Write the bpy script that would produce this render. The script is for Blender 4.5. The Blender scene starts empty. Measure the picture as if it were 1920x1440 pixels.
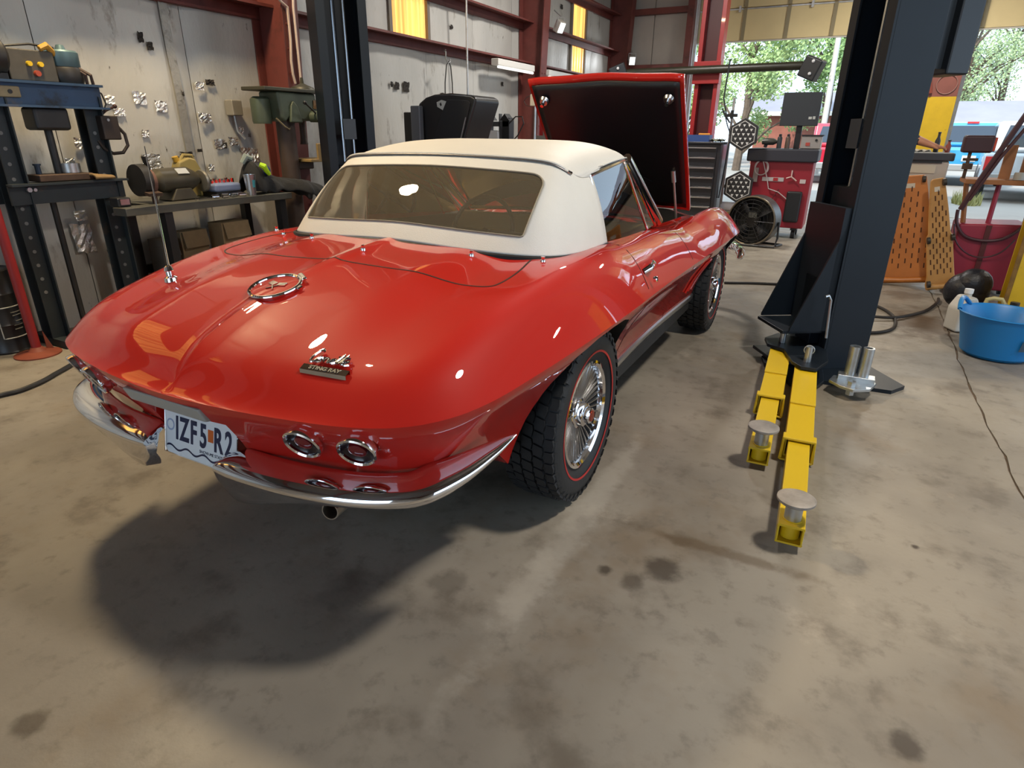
import bpy, bmesh, math, random
import numpy as np
from mathutils import Vector, Matrix, Euler
random.seed(7); np.random.seed(7)
sc = bpy.context.scene
COL = sc.collection

# ------------------------------------------------------------------ camera
cam_d = bpy.data.cameras.new('camera'); cam = bpy.data.objects.new('camera', cam_d); COL.objects.link(cam)
cam_d.sensor_fit = 'HORIZONTAL'; cam_d.sensor_width = 36.0; cam_d.lens = 36.0 * 1152.7 / 1920.0
cam_d.clip_start = .05; cam_d.clip_end = 400
YAW, PITCH, ROLL = 0.48215, 0.38966, 0.00974
def cam_matrix():
    fwd = Vector((-math.sin(YAW), math.cos(YAW), 0)); right = Vector((math.cos(YAW), math.sin(YAW), 0)); up = Vector((0, 0, 1))
    f = fwd * math.cos(PITCH) - up * math.sin(PITCH); u = up * math.cos(PITCH) + fwd * math.sin(PITCH)
    r2 = right * math.cos(ROLL) + u * math.sin(ROLL); u2 = u * math.cos(ROLL) - right * math.sin(ROLL)
    m = Matrix((r2, u2, -f)).transposed().to_4x4()
    m.translation = (1.514, -1.990, 1.319)
    return m
cam.matrix_world = cam_matrix()
sc.camera = cam
sc.view_settings.view_transform = 'Standard'; sc.view_settings.look = 'None'
sc.view_settings.gamma = 1.0; sc.view_settings.use_curve_mapping = False
sc.view_settings.exposure = 0.0

# ------------------------------------------------------------------ sky and sun
world = bpy.data.worlds.new('sky'); sc.world = world; world.use_nodes = True
wn = world.node_tree.nodes; wl = world.node_tree.links
wn['Background'].inputs[0].default_value = (.62, .80, 1.0, 1); wn['Background'].inputs[1].default_value = 3.1
def lamp(name, kind, loc, rot, energy, color=(1, 1, 1), size=None, size_y=None, angle=None):
    d = bpy.data.lights.new(name, kind); d.energy = energy; d.color = color
    if size is not None and kind == 'AREA':
        d.shape = 'RECTANGLE'; d.size = size; d.size_y = size_y or size
    elif size is not None: d.shadow_soft_size = size
    if angle is not None: d.angle = angle
    o = bpy.data.objects.new(name, d); COL.objects.link(o); o.location = loc; o.rotation_euler = rot
    o['kind'] = 'helper'
    return o
sun_dir = Vector((.30, .78, -.75)).normalized()      # sun stands behind the building
lamp('sun', 'SUN', (0, -20, 20), sun_dir.to_track_quat('-Z', 'Y').to_euler(), 5.0, (1, .95, .86), angle=.01)

# ------------------------------------------------------------------ mesh helpers
class MB:
    def __init__(s): s.v = []; s.f = []
    def add(s, V, F):
        b = len(s.v); s.v += [tuple(map(float, p)) for p in V]; s.f += [tuple(b + i for i in q) for q in F]; return s
    def box(s, c, d, rot=None):
        x, y, z = d[0] / 2, d[1] / 2, d[2] / 2
        V = [Vector(p) for p in ((-x,-y,-z),(x,-y,-z),(x,y,-z),(-x,y,-z),(-x,-y,z),(x,-y,z),(x,y,z),(-x,y,z))]
        if rot is not None:
            R = Euler(rot).to_matrix() if not isinstance(rot, Matrix) else rot
            V = [R @ p for p in V]
        c = Vector(c)
        return s.add([p + c for p in V], [(3,2,1,0),(4,5,6,7),(0,1,5,4),(1,2,6,5),(2,3,7,6),(3,0,4,7)])
    def bx(s, x0, x1, y0, y1, z0, z1): return s.box(((x0+x1)/2,(y0+y1)/2,(z0+z1)/2), (x1-x0, y1-y0, z1-z0))
    def prism(s, poly, axis, a, b):
        n = len(poly); V = []
        for h in (a, b):
            for p, q in poly:
                V.append({'x': (h, p, q), 'y': (p, h, q), 'z': (p, q, h)}[axis])
        F = [tuple(range(n)), tuple(range(2*n-1, n-1, -1))] + [(i, i+n, (i+1) % n + n, (i+1) % n) for i in range(n)]
        s.add(V, F); return s
    def grid(s, P, cu=False, cv=False, flip=False):
        P = np.asarray(P, float); r, c = P.shape[:2]; F = []
        for i in range(r if cu else r - 1):
            for j in range(c if cv else c - 1):
                q = (i*c+j, i*c+(j+1) % c, ((i+1) % r)*c+(j+1) % c, ((i+1) % r)*c+j)
                F.append(q[::-1] if flip else q)
        return s.add(P.reshape(-1, 3), F)
    def tube(s, pts, r, n=8, caps=True, closed=False, sq=1.0):
        pts = [Vector(p) for p in pts]; m = len(pts)
        rr = r if isinstance(r, (list, tuple)) else [r] * m
        rings = []; up = None
        for i, p in enumerate(pts):
            if closed: t = pts[(i+1) % m] - pts[i-1]
            else: t = pts[min(i+1, m-1)] - pts[max(i-1, 0)]
            if t.length < 1e-9: t = Vector((0, 0, 1))
            t.normalize()
            if up is None: up = Vector((0, 0, 1)) if abs(t.z) < .9 else Vector((1, 0, 0))
            a = t.cross(up)
            if a.length < 1e-6: a = t.orthogonal()
            a.normalize(); b = a.cross(t).normalized(); up = b
            rings.append([p + (a * math.cos(2*math.pi*k/n) + b * math.sin(2*math.pi*k/n) * sq) * rr[i] for k in range(n)])
        base = len(s.v); s.grid(rings, cu=closed, cv=True)
        if caps and not closed:
            s.f.append(tuple(base + k for k in range(n))[::-1]); s.f.append(tuple(base + (m-1)*n + k for k in range(n)))
        return s
    def lathe(s, prof, o=(0, 0, 0), axis='z', n=24, a0=0, a1=2*math.pi):
        full = abs(a1 - a0 - 2*math.pi) < 1e-6
        R = []
        for k in range(n if full else n + 1):
            a = a0 + (a1 - a0) * k / n; ca, sa = math.cos(a), math.sin(a)
            row = []
            for r, h in prof:
                q = {'z': (r*ca, r*sa, h), 'x': (h, r*ca, r*sa), 'y': (r*sa, h, r*ca)}[axis]
                row.append((q[0]+o[0], q[1]+o[1], q[2]+o[2]))
            R.append(row)
        return s.grid(R, cu=full)
    def cyl(s, p, q, r, n=16, r2=None): return s.tube([p, q], [r, r if r2 is None else r2], n)
    def sphere(s, c, r, n=16, m=10, sc=(1, 1, 1)):
        P = []
        for i in range(n):
            a = 2*math.pi*i/n
            P.append([(c[0]+r*sc[0]*math.sin(math.pi*j/m)*math.cos(a), c[1]+r*sc[1]*math.sin(math.pi*j/m)*math.sin(a), c[2]-r*sc[2]*math.cos(math.pi*j/m)) for j in range(m+1)])
        return s.grid(P, cu=True)
    def torus(s, c, R, r, axis='z', n=32, m=8):
        prof = [(R + r*math.cos(2*math.pi*k/m), r*math.sin(2*math.pi*k/m)) for k in range(m)] 
        prof.append(prof[0]); return s.lathe(prof, c, axis, n)
    def xf(s, M, start=0):
        s.v[start:] = [tuple(M @ Vector(p)) for p in s.v[start:]]; return s

def rz(a): return Matrix.Rotation(a, 4, 'Z')
def TR(*p): return Matrix.Translation(Vector(p))

ORI = {}
def finish(me, smooth=True, angle=35):
    if smooth:
        me.polygons.foreach_set('use_smooth', [True] * len(me.polygons))
        me.set_sharp_from_angle(angle=math.radians(angle))
def mesh_of(mb, name, smooth=True, angle=35, weld=True):
    me = bpy.data.meshes.new(name); me.from_pydata(mb.v, [], mb.f)
    bm = bmesh.new(); bm.from_mesh(me)
    if weld: bmesh.ops.remove_doubles(bm, verts=bm.verts, dist=1e-5)
    bmesh.ops.dissolve_degenerate(bm, dist=1e-6, edges=bm.edges)
    bmesh.ops.recalc_face_normals(bm, faces=bm.faces)
    bm.to_mesh(me); bm.free(); finish(me, smooth, angle); return me
def props(o, label=None, cat=None, group=None, kind=None):
    if label: o['label'] = label
    if cat: o['category'] = cat
    if group: o['group'] = group
    if kind: o['kind'] = kind
    return o
def thing(name, label, cat, loc=(0, 0, 0), rot=0, group=None, local=False):
    o = bpy.data.objects.new(name, None); COL.objects.link(o); o.empty_display_size = .1
    o.location = loc; o.rotation_euler = tuple(rot) if isinstance(rot, (tuple, list, Euler)) else (0, 0, rot)
    ORI[o.name] = Vector((0, 0, 0)) if local else Vector(loc)
    return props(o, label, cat, group)
def part(name, mb, mat, parent=None, label=None, smooth=True, angle=35, bevel=0, kind=None, seg=2, solid=0, sub=0, weld=True):
    me = mb if isinstance(mb, bpy.types.Mesh) else mesh_of(mb, name, smooth, angle, weld)
    o = bpy.data.objects.new(name, me); COL.objects.link(o)
    if parent is not None:
        o.parent = parent; sh = ORI[parent.name]; ORI[o.name] = sh
        if sh.length: me.transform(Matrix.Translation(-sh))
    else: ORI[o.name] = Vector((0, 0, 0))
    ms = mat if isinstance(mat, (list, tuple)) else [mat]
    if not me.materials:
        for m in ms: me.materials.append(m)
    if solid:
        md = o.modifiers.new('thick', 'SOLIDIFY'); md.thickness = solid; md.offset = 0
    if sub:
        md = o.modifiers.new('sub', 'SUBSURF'); md.levels = sub; md.render_levels = sub
    if bevel:
        md = o.modifiers.new('bevel', 'BEVEL'); md.width = bevel; md.segments = seg; md.limit_method = 'ANGLE'; md.harden_normals = True
    if label: o['label'] = label
    if kind: o['kind'] = kind
    return o
def single(name, mb, mat, label, cat, group=None, **k):
    """a thing that is one mesh; its origin goes to the middle of its base"""
    vs = np.array(mb.v); c = Vector(((vs[:,0].min()+vs[:,0].max())/2, (vs[:,1].min()+vs[:,1].max())/2, vs[:,2].min()))
    mb.v = [tuple(Vector(p) - c) for p in mb.v]
    o = part(name, mb, mat, None, **k); o.location = c; ORI[o.name] = c
    return props(o, label, cat, group)
def struct(name, mb, mat, parent=None, **k):
    o = part(name, mb, mat, parent, **k)
    if parent is None: o['kind'] = 'structure'
    return o
def inst(src, name, parent, M):
    """a look-alike part sharing mesh data"""
    o = bpy.data.objects.new(name, src.data); COL.objects.link(o); o.parent = parent; o.matrix_basis = M
    ORI[o.name] = ORI[parent.name]
    for md in src.modifiers:
        n = o.modifiers.new(md.name, md.type)
        if md.type == 'BEVEL': n.width = md.width; n.segments = md.segments; n.limit_method = 'ANGLE'; n.harden_normals = True
    return o
def copy_tree(o, parent=None):
    c = o.copy(); COL.objects.link(c)
    if parent is not None: c.parent = parent; c.matrix_parent_inverse = Matrix()
    ORI[c.name] = ORI.get(o.name, Vector((0, 0, 0)))
    for ch in o.children: copy_tree(ch, c)
    return c
def bool_diff(me, cutters, name):
    o = bpy.data.objects.new('tmp', me); COL.objects.link(o); tmp = [o]
    for cm in cutters:
        c = bpy.data.objects.new('cut', cm); COL.objects.link(c); tmp.append(c)
        md = o.modifiers.new('b', 'BOOLEAN'); md.operation = 'DIFFERENCE'; md.solver = 'EXACT'; md.object = c
        md.material_mode = 'TRANSFER'
    dg = bpy.context.evaluated_depsgraph_get(); dg.update()
    out = bpy.data.meshes.new_from_object(o.evaluated_get(dg)); out.name = name
    for t in tmp: bpy.data.objects.remove(t)
    return out
def text_mesh(txt, size, M, depth=.001, bold=0, spacing=1.0, sx=1.0):
    cu = bpy.data.curves.new('t', 'FONT'); cu.body = txt; cu.size = size; cu.extrude = depth; cu.offset = bold
    cu.align_x = 'CENTER'; cu.align_y = 'CENTER'; cu.space_character = spacing
    o = bpy.data.objects.new('t', cu); COL.objects.link(o)
    dg = bpy.context.evaluated_depsgraph_get(); dg.update()
    me = bpy.data.meshes.new_from_object(o.evaluated_get(dg)); bpy.data.objects.remove(o)
    me.transform(M @ Matrix.Diagonal((sx, 1, 1, 1))); me.materials.clear(); return me

# ------------------------------------------------------------------ materials
def lin(h):
    h = h.lstrip('#'); c = [int(h[i:i+2], 16) / 255 for i in (0, 2, 4)]
    return tuple(x / 12.92 if x <= .04045 else ((x + .055) / 1.055) ** 2.4 for x in c)
MATS = {}
def pm(name, col, rough=.5, metal=0.0, coat=0.0, coat_r=.03, var=None, bump=None, emis=None, trans=0.0, alpha=1.0, ior=1.5, rvar=0.0, dirt=None, spec=.5, stretch=None):
    """procedural principled material. var=(scale, amount), bump=(scale, strength), dirt=(colour, scale, lo, hi)"""
    if name in MATS: return MATS[name]
    m = bpy.data.materials.new(name); m.use_nodes = True; N = m.node_tree.nodes; L = m.node_tree.links
    b = N['Principled BSDF']; c = lin(col) if isinstance(col, str) else col
    b.inputs['Base Color'].default_value = (*c, 1); b.inputs['Roughness'].default_value = rough; b.inputs['Metallic'].default_value = metal
    b.inputs['Coat Weight'].default_value = coat; b.inputs['Coat Roughness'].default_value = coat_r; b.inputs['IOR'].default_value = ior
    b.inputs['Transmission Weight'].default_value = trans; b.inputs['Alpha'].default_value = alpha
    b.inputs['Specular IOR Level'].default_value = spec
    if emis: b.inputs['Emission Color'].default_value = (*emis[0], 1); b.inputs['Emission Strength'].default_value = emis[1]
    co = None
    def coords():
        nonlocal co
        if co is None:
            t = N.new('ShaderNodeTexCoord'); co = t.outputs['Object']
            if stretch:
                mp = N.new('ShaderNodeMapping'); mp.inputs['Scale'].default_value = stretch; L.new(co, mp.inputs['Vector']); co = mp.outputs['Vector']
        return co
    def noise(scale, detail=5, rough_=.6):
        n = N.new('ShaderNodeTexNoise'); n.inputs['Scale'].default_value = scale; n.inputs['Detail'].default_value = detail; n.inputs['Roughness'].default_value = rough_
        L.new(coords(), n.inputs['Vector']); return n
    cur = None
    if var:
        n = noise(var[0]); r = N.new('ShaderNodeMapRange'); r.inputs['From Min'].default_value = .3; r.inputs['From Max'].default_value = .7
        r.inputs['To Min'].default_value = 1 - var[1]; r.inputs['To Max'].default_value = 1 + var[1]; L.new(n.outputs['Fac'], r.inputs['Value'])
        mx = N.new('ShaderNodeMix'); mx.data_type = 'RGBA'; mx.blend_type = 'MULTIPLY'; mx.inputs['Factor'].default_value = 1
        mx.inputs[6].default_value = (*c, 1); L.new(r.outputs['Result'], mx.inputs[7]); cur = mx.outputs[2]; L.new(cur, b.inputs['Base Color'])
    if dirt:
        for k in (dirt if isinstance(dirt, list) else [dirt]):
            dc = lin(k[0]) if isinstance(k[0], str) else k[0]
            n = noise(k[1], 6, .65); r = N.new('ShaderNodeMapRange'); r.inputs['From Min'].default_value = k[2]; r.inputs['From Max'].default_value = k[3]
            L.new(n.outputs['Fac'], r.inputs['Value'])
            mx = N.new('ShaderNodeMix'); mx.data_type = 'RGBA'; L.new(r.outputs['Result'], mx.inputs['Factor'])
            if cur is None: mx.inputs[6].default_value = (*c, 1)
            else: L.new(cur, mx.inputs[6])
            mx.inputs[7].default_value = (*dc, 1); cur = mx.outputs[2]; L.new(cur, b.inputs['Base Color'])
    if rvar:
        n = noise(6, 4); r = N.new('ShaderNodeMapRange'); r.inputs['To Min'].default_value = max(0, rough - rvar); r.inputs['To Max'].default_value = min(1, rough + rvar)
        L.new(n.outputs['Fac'], r.inputs['Value']); L.new(r.outputs['Result'], b.inputs['Roughness'])
    if bump:
        n = noise(bump[0]); bp = N.new('ShaderNodeBump'); bp.inputs['Strength'].default_value = bump[1]; bp.inputs['Distance'].default_value = .01
        L.new(n.outputs['Fac'], bp.inputs['Height']); L.new(bp.outputs['Normal'], b.inputs['Normal'])
    MATS[name] = m; return m

RED = pm('car_paint', (.47, .014, .008), .5, coat=1.0, coat_r=.012, spec=.12)
CHROME = pm('chrome', (.88, .88, .9), .06, 1.0)
DULLCHROME = pm('brushed_metal', (.62, .62, .63), .28, 1.0)
BLACK = pm('satin_black', (.012, .012, .013), .45)
RUBBER = pm('rubber', (.014, .015, .017), .62, bump=(60, .1))
VINYL = pm('white_vinyl', '#d2cfc8', .55, bump=(260, .12), var=(3, .04))
UNDER = pm('underbody_black', (.012, .011, .010), .8, var=(8, .3))
GLASS = pm('glass', (.9, .95, .93), 0.0, trans=1.0, ior=1.02, coat=0)
HOODBLACK = pm('hood_liner_black', (.010, .011, .014), .42, bump=(14, .08))
STEEL = pm('steel', (.42, .42, .41), .38, .9, var=(12, .2), rvar=.1)
ZINC = pm('zinc_plate', (.50, .53, .55), .34, .9, var=(10, .15))
# ================================================================== the building
WX, DY = -3.2, 11.3           # face of the left wall, face of the door wall
def concrete():
    m = bpy.data.materials.new('concrete_floor'); m.use_nodes = True; N = m.node_tree.nodes; L = m.node_tree.links; b = N['Principled BSDF']
    tc = N.new('ShaderNodeTexCoord'); co = tc.outputs['Object']
    def noise(s, d=6, r=.62, vec=None):
        n = N.new('ShaderNodeTexNoise'); n.inputs['Scale'].default_value = s; n.inputs['Detail'].default_value = d; n.inputs['Roughness'].default_value = r; L.new(vec or co, n.inputs['Vector']); return n.outputs['Fac']
    def rng(v, a, c, d=0, e=1, smooth=True):
        r = N.new('ShaderNodeMapRange'); r.inputs['From Min'].default_value = a; r.inputs['From Max'].default_value = c; r.inputs['To Min'].default_value = d; r.inputs['To Max'].default_value = e
        if smooth: r.interpolation_type = 'SMOOTHSTEP'
        L.new(v, r.inputs['Value']); return r.outputs['Result']
    def mixc(f, a, c, blend='MIX'):
        x = N.new('ShaderNodeMix'); x.data_type = 'RGBA'; x.blend_type = blend
        for sock, val in ((x.inputs['Factor'], f), (x.inputs[6], a), (x.inputs[7], c)):
            if isinstance(val, tuple): sock.default_value = (*val, 1)
            elif isinstance(val, (int, float)): sock.default_value = val
            else: L.new(val, sock)
        return x.outputs[2]
    def math_(op, a, c):
        x = N.new('ShaderNodeMath'); x.operation = op
        for i, v in enumerate((a, c)):
            if isinstance(v, (int, float)): x.inputs[i].default_value = v
            else: L.new(v, x.inputs[i])
        return x.outputs[0]
    c = mixc(rng(noise(.9, 4), .35, .65), lin('#7d766c'), lin('#938b7e'))
    c = mixc(rng(noise(1.3, 5, .7), .50, .72, 0, .55), c, lin('#75634c'))
    c = mixc(rng(noise(3.2), .52, .70, 0, .65), c, lin('#5f564b'))
    c = mixc(rng(noise(14), .52, .72, 0, .45), c, lin('#5f574e'))
    c = mixc(rng(noise(1.7, 7, .7), .60, .70, 0, .5), c, lin('#a79d8e'))
    wob = noise(9, 4); sep = N.new('ShaderNodeSeparateXYZ'); L.new(co, sep.inputs[0])
    def blob(x, y, r, col, k, sx=1, sy=1):
        nonlocal c
        cb = N.new('ShaderNodeCombineXYZ'); L.new(math_('MULTIPLY', math_('SUBTRACT', sep.outputs[0], x), sx), cb.inputs[0]); L.new(math_('MULTIPLY', math_('SUBTRACT', sep.outputs[1], y), sy), cb.inputs[1])
        ln = N.new('ShaderNodeVectorMath'); ln.operation = 'LENGTH'; L.new(cb.outputs[0], ln.inputs[0])
        d = math_('ADD', ln.outputs['Value'], math_('MULTIPLY', math_('SUBTRACT', wob, .5), r * 1.6))
        c = mixc(rng(d, r * .35, r, k, 0), c, lin(col))
    for x, y, r, k in ((1.21,-.30,.09,.75),(1.12,-.42,.05,.6),(1.035,-.405,.035,.8),(1.20,-.12,.06,.3),(1.94,.22,.02,.9),(.02,-1.59,.05,.7),(-.95,-.39,.05,.5),(1.87,-.665,.05,.8),(.37,-.91,.12,.3),(-1.53,-.49,.09,.3),(1.06,-.99,.1,.25),(.62,-.7,.08,.4),(-1.9,-.2,.15,.3),(1.45,.1,.12,.25)):
        blob(x, y, r, '#3b322a', k)
    blob(2.2, 3.4, .30, '#4a3726', .75, 1, .55); blob(2.12, 4.4, .25, '#4a3b2c', .5); blob(.86, -.2, .12, '#b1aa9e', .4, 1.6, .12); blob(.84, -.62, .10, '#b4ac9e', .35, 1.4, .35)
    blob(1.35, -.13, .05, '#5d4c38', .6, .14, 1.2)
    L.new(c, b.inputs['Base Color']); L.new(rng(noise(4), .3, .7, .42, .62), b.inputs['Roughness']); b.inputs['Specular IOR Level'].default_value = .35
    bp = N.new('ShaderNodeBump'); bp.inputs['Strength'].default_value = .12; bp.inputs['Distance'].default_value = .01; L.new(noise(45, 6), bp.inputs['Height']); L.new(bp.outputs[0], b.inputs['Normal'])
    return m
CONC = concrete()
rag = [(2.325 + .010*math.sin(y*2.1) + .004*math.sin(y*11.3) + random.uniform(-.004, .004), y) for y in np.linspace(-7, DY, 220)]
floor = struct('floor', MB().prism([(-3.4, -7)] + rag + [(-3.4, DY)], 'z', -.15, 0), CONC, smooth=False)
rag2 = [(x + .008 + random.uniform(0, .008), y) for x, y in rag]
struct('floor_slab', MB().prism([(9, DY), (9, -7)][::-1] + rag2[::1][::-1] if False else [(9, -7), (9, DY)] + rag2[::-1], 'z', -.15, -.004), CONC, floor, smooth=False)
struct('joint_fill', MB().bx(2.2, 2.5, -7, DY, -.15, -.010), pm('joint_dirt', (.10, .065, .04), .9, var=(20, .4)), floor)

# ------------------------------------------------------------------ left wall: foil faced insulation behind steel girts
FOIL = pm('foil_insulation', '#b2b0aa', .48, .10, var=(1.4, .10), bump=(26, .4), dirt=[('#6f675b', 1.3, .58, .80), ('#7c756a', 7, .60, .74), ('#4a4238', 13, .67, .72)], stretch=(1, 1, .40))
IRON = pm('red_oxide_steel', '#66312b', .55, var=(5, .18), dirt=('#40221c', 4, .55, .75))
wall_left = struct('wall_left', MB().bx(WX - .12, WX - .06, -7, DY + .2, 0, 4.5), pm('sheet_metal_siding', '#8c8a84', .6))
ys = [-7.0]
while ys[-1] < DY: ys.append(ys[-1] + random.uniform(1.0, 1.12))
SK = [(-1.62, -.28, 2.36, 3.72), (4.14, 4.80, 2.30, 4.2), (9.12, 9.72, 2.26, 4.2)]          # translucent panels
def pillow(y0, y1, z0_, z1_, ny=10, nz=14):
    P = []
    for i in range(nz + 1):
        row = []
        for j in range(ny + 1):
            a, b_ = j / ny, i / nz; e = min(1, 6*min(a, 1-a)) ; row.append((WX - .03 + .03*e + .006*math.sin(9*b_+y0*3)*e + .004*math.sin(13*a), y0 + (y1-y0)*a, z0_ + (z1_-z0_)*b_))
        P.append(row)
    return MB().grid(P)
def panel(y0, y1, z0_, z1_): struct('insulation_panel', pillow(y0, y1, z0_, z1_), FOIL, wall_left)
for a, b_ in zip(ys[:-1], ys[1:]):
    b_ = min(b_, DY); cuts = [k for k in SK if k[1] > a and k[0] < b_]
    panel(a + .003, b_ - .003, 0, 2.25)
    if not cuts: panel(a + .003, b_ - .003, 2.25, 4.5)
    else:
        k = cuts[0]
        if k[0] - a > .05: panel(a + .003, k[0], 2.25, 4.5)
        if b_ - k[1] > .05: panel(k[1], b_ - .003, 2.25, 4.5)
        if k[3] < 4.45: panel(max(a, k[0]), min(b_, k[1]), k[3], 4.5)
def glow(name, col, st):
    m = bpy.data.materials.new(name); m.use_nodes = True; N = m.node_tree.nodes; L = m.node_tree.links; b = N['Principled BSDF']
    tc = N.new('ShaderNodeTexCoord'); mp = N.new('ShaderNodeMapping'); mp.inputs['Scale'].default_value = (1, 26, .5); L.new(tc.outputs['Object'], mp.inputs['Vector'])
    n = N.new('ShaderNodeTexNoise'); n.inputs['Scale'].default_value = 1.0; n.inputs['Detail'].default_value = 3; L.new(mp.outputs[0], n.inputs['Vector'])
    r = N.new('ShaderNodeValToRGB'); r.color_ramp.elements[0].position = .35; r.color_ramp.elements[0].color = (*[c*.45 for c in lin(col)], 1); r.color_ramp.elements[1].position = .68; r.color_ramp.elements[1].color = (*lin(col), 1)
    L.new(n.outputs[0], r.inputs[0]); L.new(r.outputs[0], b.inputs['Emission Color']); L.new(r.outputs[0], b.inputs['Base Color']); b.inputs['Emission Strength'].default_value = st; b.inputs['Roughness'].default_value = .4
    return m
SKY1 = glow('translucent_panel', '#efb45e', 2.1)
for n, (a, b_, z0_, z1_) in enumerate(SK):
    w = struct('window_%d' % (n+1), MB().bx(WX - .05, WX - .03, a, b_, z0_, z1_), SKY1)
    nr = int((b_ - a) / .11)
    for k in range(nr):            # corrugation ribs
        y = a + (b_-a)*(k+.5)/nr
        struct('corrugation', MB().prism([(-.012, y-.045), (.012, y-.02), (.012, y+.02), (-.012, y+.045)] if False else [(WX-.03, y-.042), (WX-.005, y-.02), (WX-.005, y+.02), (WX-.03, y+.042)], 'z', z0_, z1_), SKY1, w)
    struct('window_frame', MB().bx(WX-.05, WX+.01, a-.05, a, z0_-.02, z1_).bx(WX-.05, WX+.01, b_, b_+.05, z0_-.02, z1_), pm('frame_grey', '#6f675c', .6), w)
def girt(n, z, y0=-7, y1=DY):
    struct('trim_%d' % n, MB().prism([(WX, z), (WX+.20, z), (WX+.20, z-.022), (WX+.185, z-.022), (WX+.185, z-.006), (WX+.03, z-.006), (WX+.03, z-.095), (WX+.04, z-.10), (WX, z-.10)], 'y', y0, y1), IRON)
girt(1, 2.27); girt(2, 2.80); girt(3, 3.42); girt(4, 4.05)
def column(label, y, w=.17, d0=.26, d1=.46, yel=False):
    t = thing('steel_column', label, 'column', (WX + .2, y, 0), group=None)
    part('inner_flange', MB().add([(WX+d0-.0+(d1-d0)*k+dx, y+s*w/2, z) for k, z in ((0,0),(1,4.48)) for s in (-1,1) for dx in (0,.014)], [(0,1,3,2),(4,6,7,5),(0,2,6,4),(1,5,7,3),(0,4,5,1),(2,3,7,6)]), IRON, t)
    part('outer_flange', MB().bx(WX+.005, WX+.02, y-w/2, y+w/2, 0, 4.48), IRON, t)
    part('web', MB().add([(x, y+s*.006, z) for z, x1 in ((0, WX+d0), (4.48, WX+d1)) for s in (-1,1) for x in (WX+.02, x1)], [(0,1,3,2),(4,6,7,5),(0,2,6,4),(1,5,7,3),(0,4,5,1),(2,3,7,6)]), IRON, t)
    part('base_plate', MB().bx(WX+.0, WX+d0+.05, y-w/2-.03, y+w/2+.03, 0, .018), IRON, t)
    for z in np.arange(.5, 2.3, .18):
        for s in (-1, 1): part('bolt', MB().cyl((WX+d0+(d1-d0)*z/4.48+.012, y+s*.05, z), (WX+d0+(d1-d0)*z/4.48+.022, y+s*.05, z), .009, 6), IRON, t)
    return t
column('rust-red steel wall column with white conduits behind the green drill press', 2.31)
column('rust-red steel wall column beside the strip light and flood lamp', 7.22, .2)
column('rust-red steel wall column standing in the far corner of the shop', 11.05, .2)
# torn and wrinkled patches of the foil
TEAR = pm('torn_dark', (.02, .016, .013), .9); CRINK = pm('crinkled_foil', (.72, .70, .66), .22, .85, bump=(40, .6))
def patch(y, z, w, h, mat, name):
    mb = MB(); n = 6; P = []
    for i in range(n+1):
        row = []
        for j in range(n+1):
            a, b_ = (j/n-.5), (i/n-.5); r = 1.25 - .3*random.random()
            row.append((WX + .012 + random.uniform(0, .009), y + a*w*r, z + b_*h*r))
        P.append(row)
    struct(name, mb.grid(P), mat, wall_left, smooth=False)
for y, z, w, h in ((1.10,1.52,.085,.075),(1.26,1.47,.085,.07),(.88,1.50,.06,.05),(.93,1.42,.07,.045),(1.62,1.40,.10,.07),(1.09,1.28,.05,.045),(1.72,1.20,.09,.07),(1.86,1.22,.085,.06),(1.10,1.10,.13,.07),(1.02,1.03,.12,.08),(1.12,1.04,.1,.06),(1.60,1.02,.045,.05),(1.98,1.12,.11,.09),(2.06,1.10,.07,.1),(1.62,1.63,.07,.05),(.62,1.22,.08,.06),(.52,1.1,.06,.05),(1.95,1.3,.05,.06),(.5,.75,.07,.06),(.72,.62,.1,.09),(.66,.45,.07,.08),(1.15,.95,.12,.1),(.48,.60,.12,.18),(1.25,.88,.1,.05)):
    patch(y, z, w, h, CRINK, 'foil_patch')
for y, z, w, h in ((1.20,1.92,.035,.06),(1.26,1.87,.045,.05),(1.72,1.66,.075,.04),(1.30,1.10,.05,.03),(1.40,1.12,.10,.05),(1.52,1.155,.04,.02),(.72,1.16,.05,.035),(1.46,1.57,.02,.03),(4.15,1.78,.07,.07),(4.32,1.78,.1,.09),(5.05,1.72,.10,.06),(4.05,1.79,.04,.05),(5.9,1.58,.06,.06),(6.0,1.6,.05,.05),(6.6,1.95,.05,.05),(5.3,2.5,.05,.04),(1.76,1.19,.05,.04),(8.6,3.2,.08,.06)):
    patch(y, z, w, h, TEAR, 'foil_tear')
struct('seam_tape', MB().grid([[(WX + .012 + .004*math.sin(z*9), 1.435 + d + .012*math.sin(z*2.2), z) for z in np.linspace(.3, 2.25, 30)] for d in (-.035, .035)]), pm('seam_tape', '#9a968e', .35, .4, bump=(30, .5), dirt=('#4c453c', 7, .55, .7)), wall_left)

# ------------------------------------------------------------------ door wall
SHEET = pm('wall_liner', '#a59e95', .6, var=(2, .08)); BEIGE = pm('door_beige', '#dcc999', .55, var=(2, .05)); GALV = pm('galvanised', (.5, .5, .5), .4, .8, var=(15, .15))
wall_front = struct('wall_front', MB().bx(-3.4, -1.66, DY, DY+.15, 0, 4.5).bx(2.32, 2.76, DY, DY+.15, 0, 4.5).bx(-1.66, 2.32, DY, DY+.15, 4.0, 4.5).bx(2.76, 6.9, DY, DY+.15, 4.0, 4.5).bx(6.9, 9, DY, DY+.15, 0, 4.5), SHEET)
for z in (.9, 2.50, 3.45): struct('wall_rail', MB().bx(-3.0, -1.66, DY-.16, DY-.02, z-.05, z+.05), IRON, wall_front)
for x in (-1.70,): struct('door_post', MB().bx(x-.06, x+.06, DY-.18, DY, 0, 4.5), IRON, wall_front)
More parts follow.
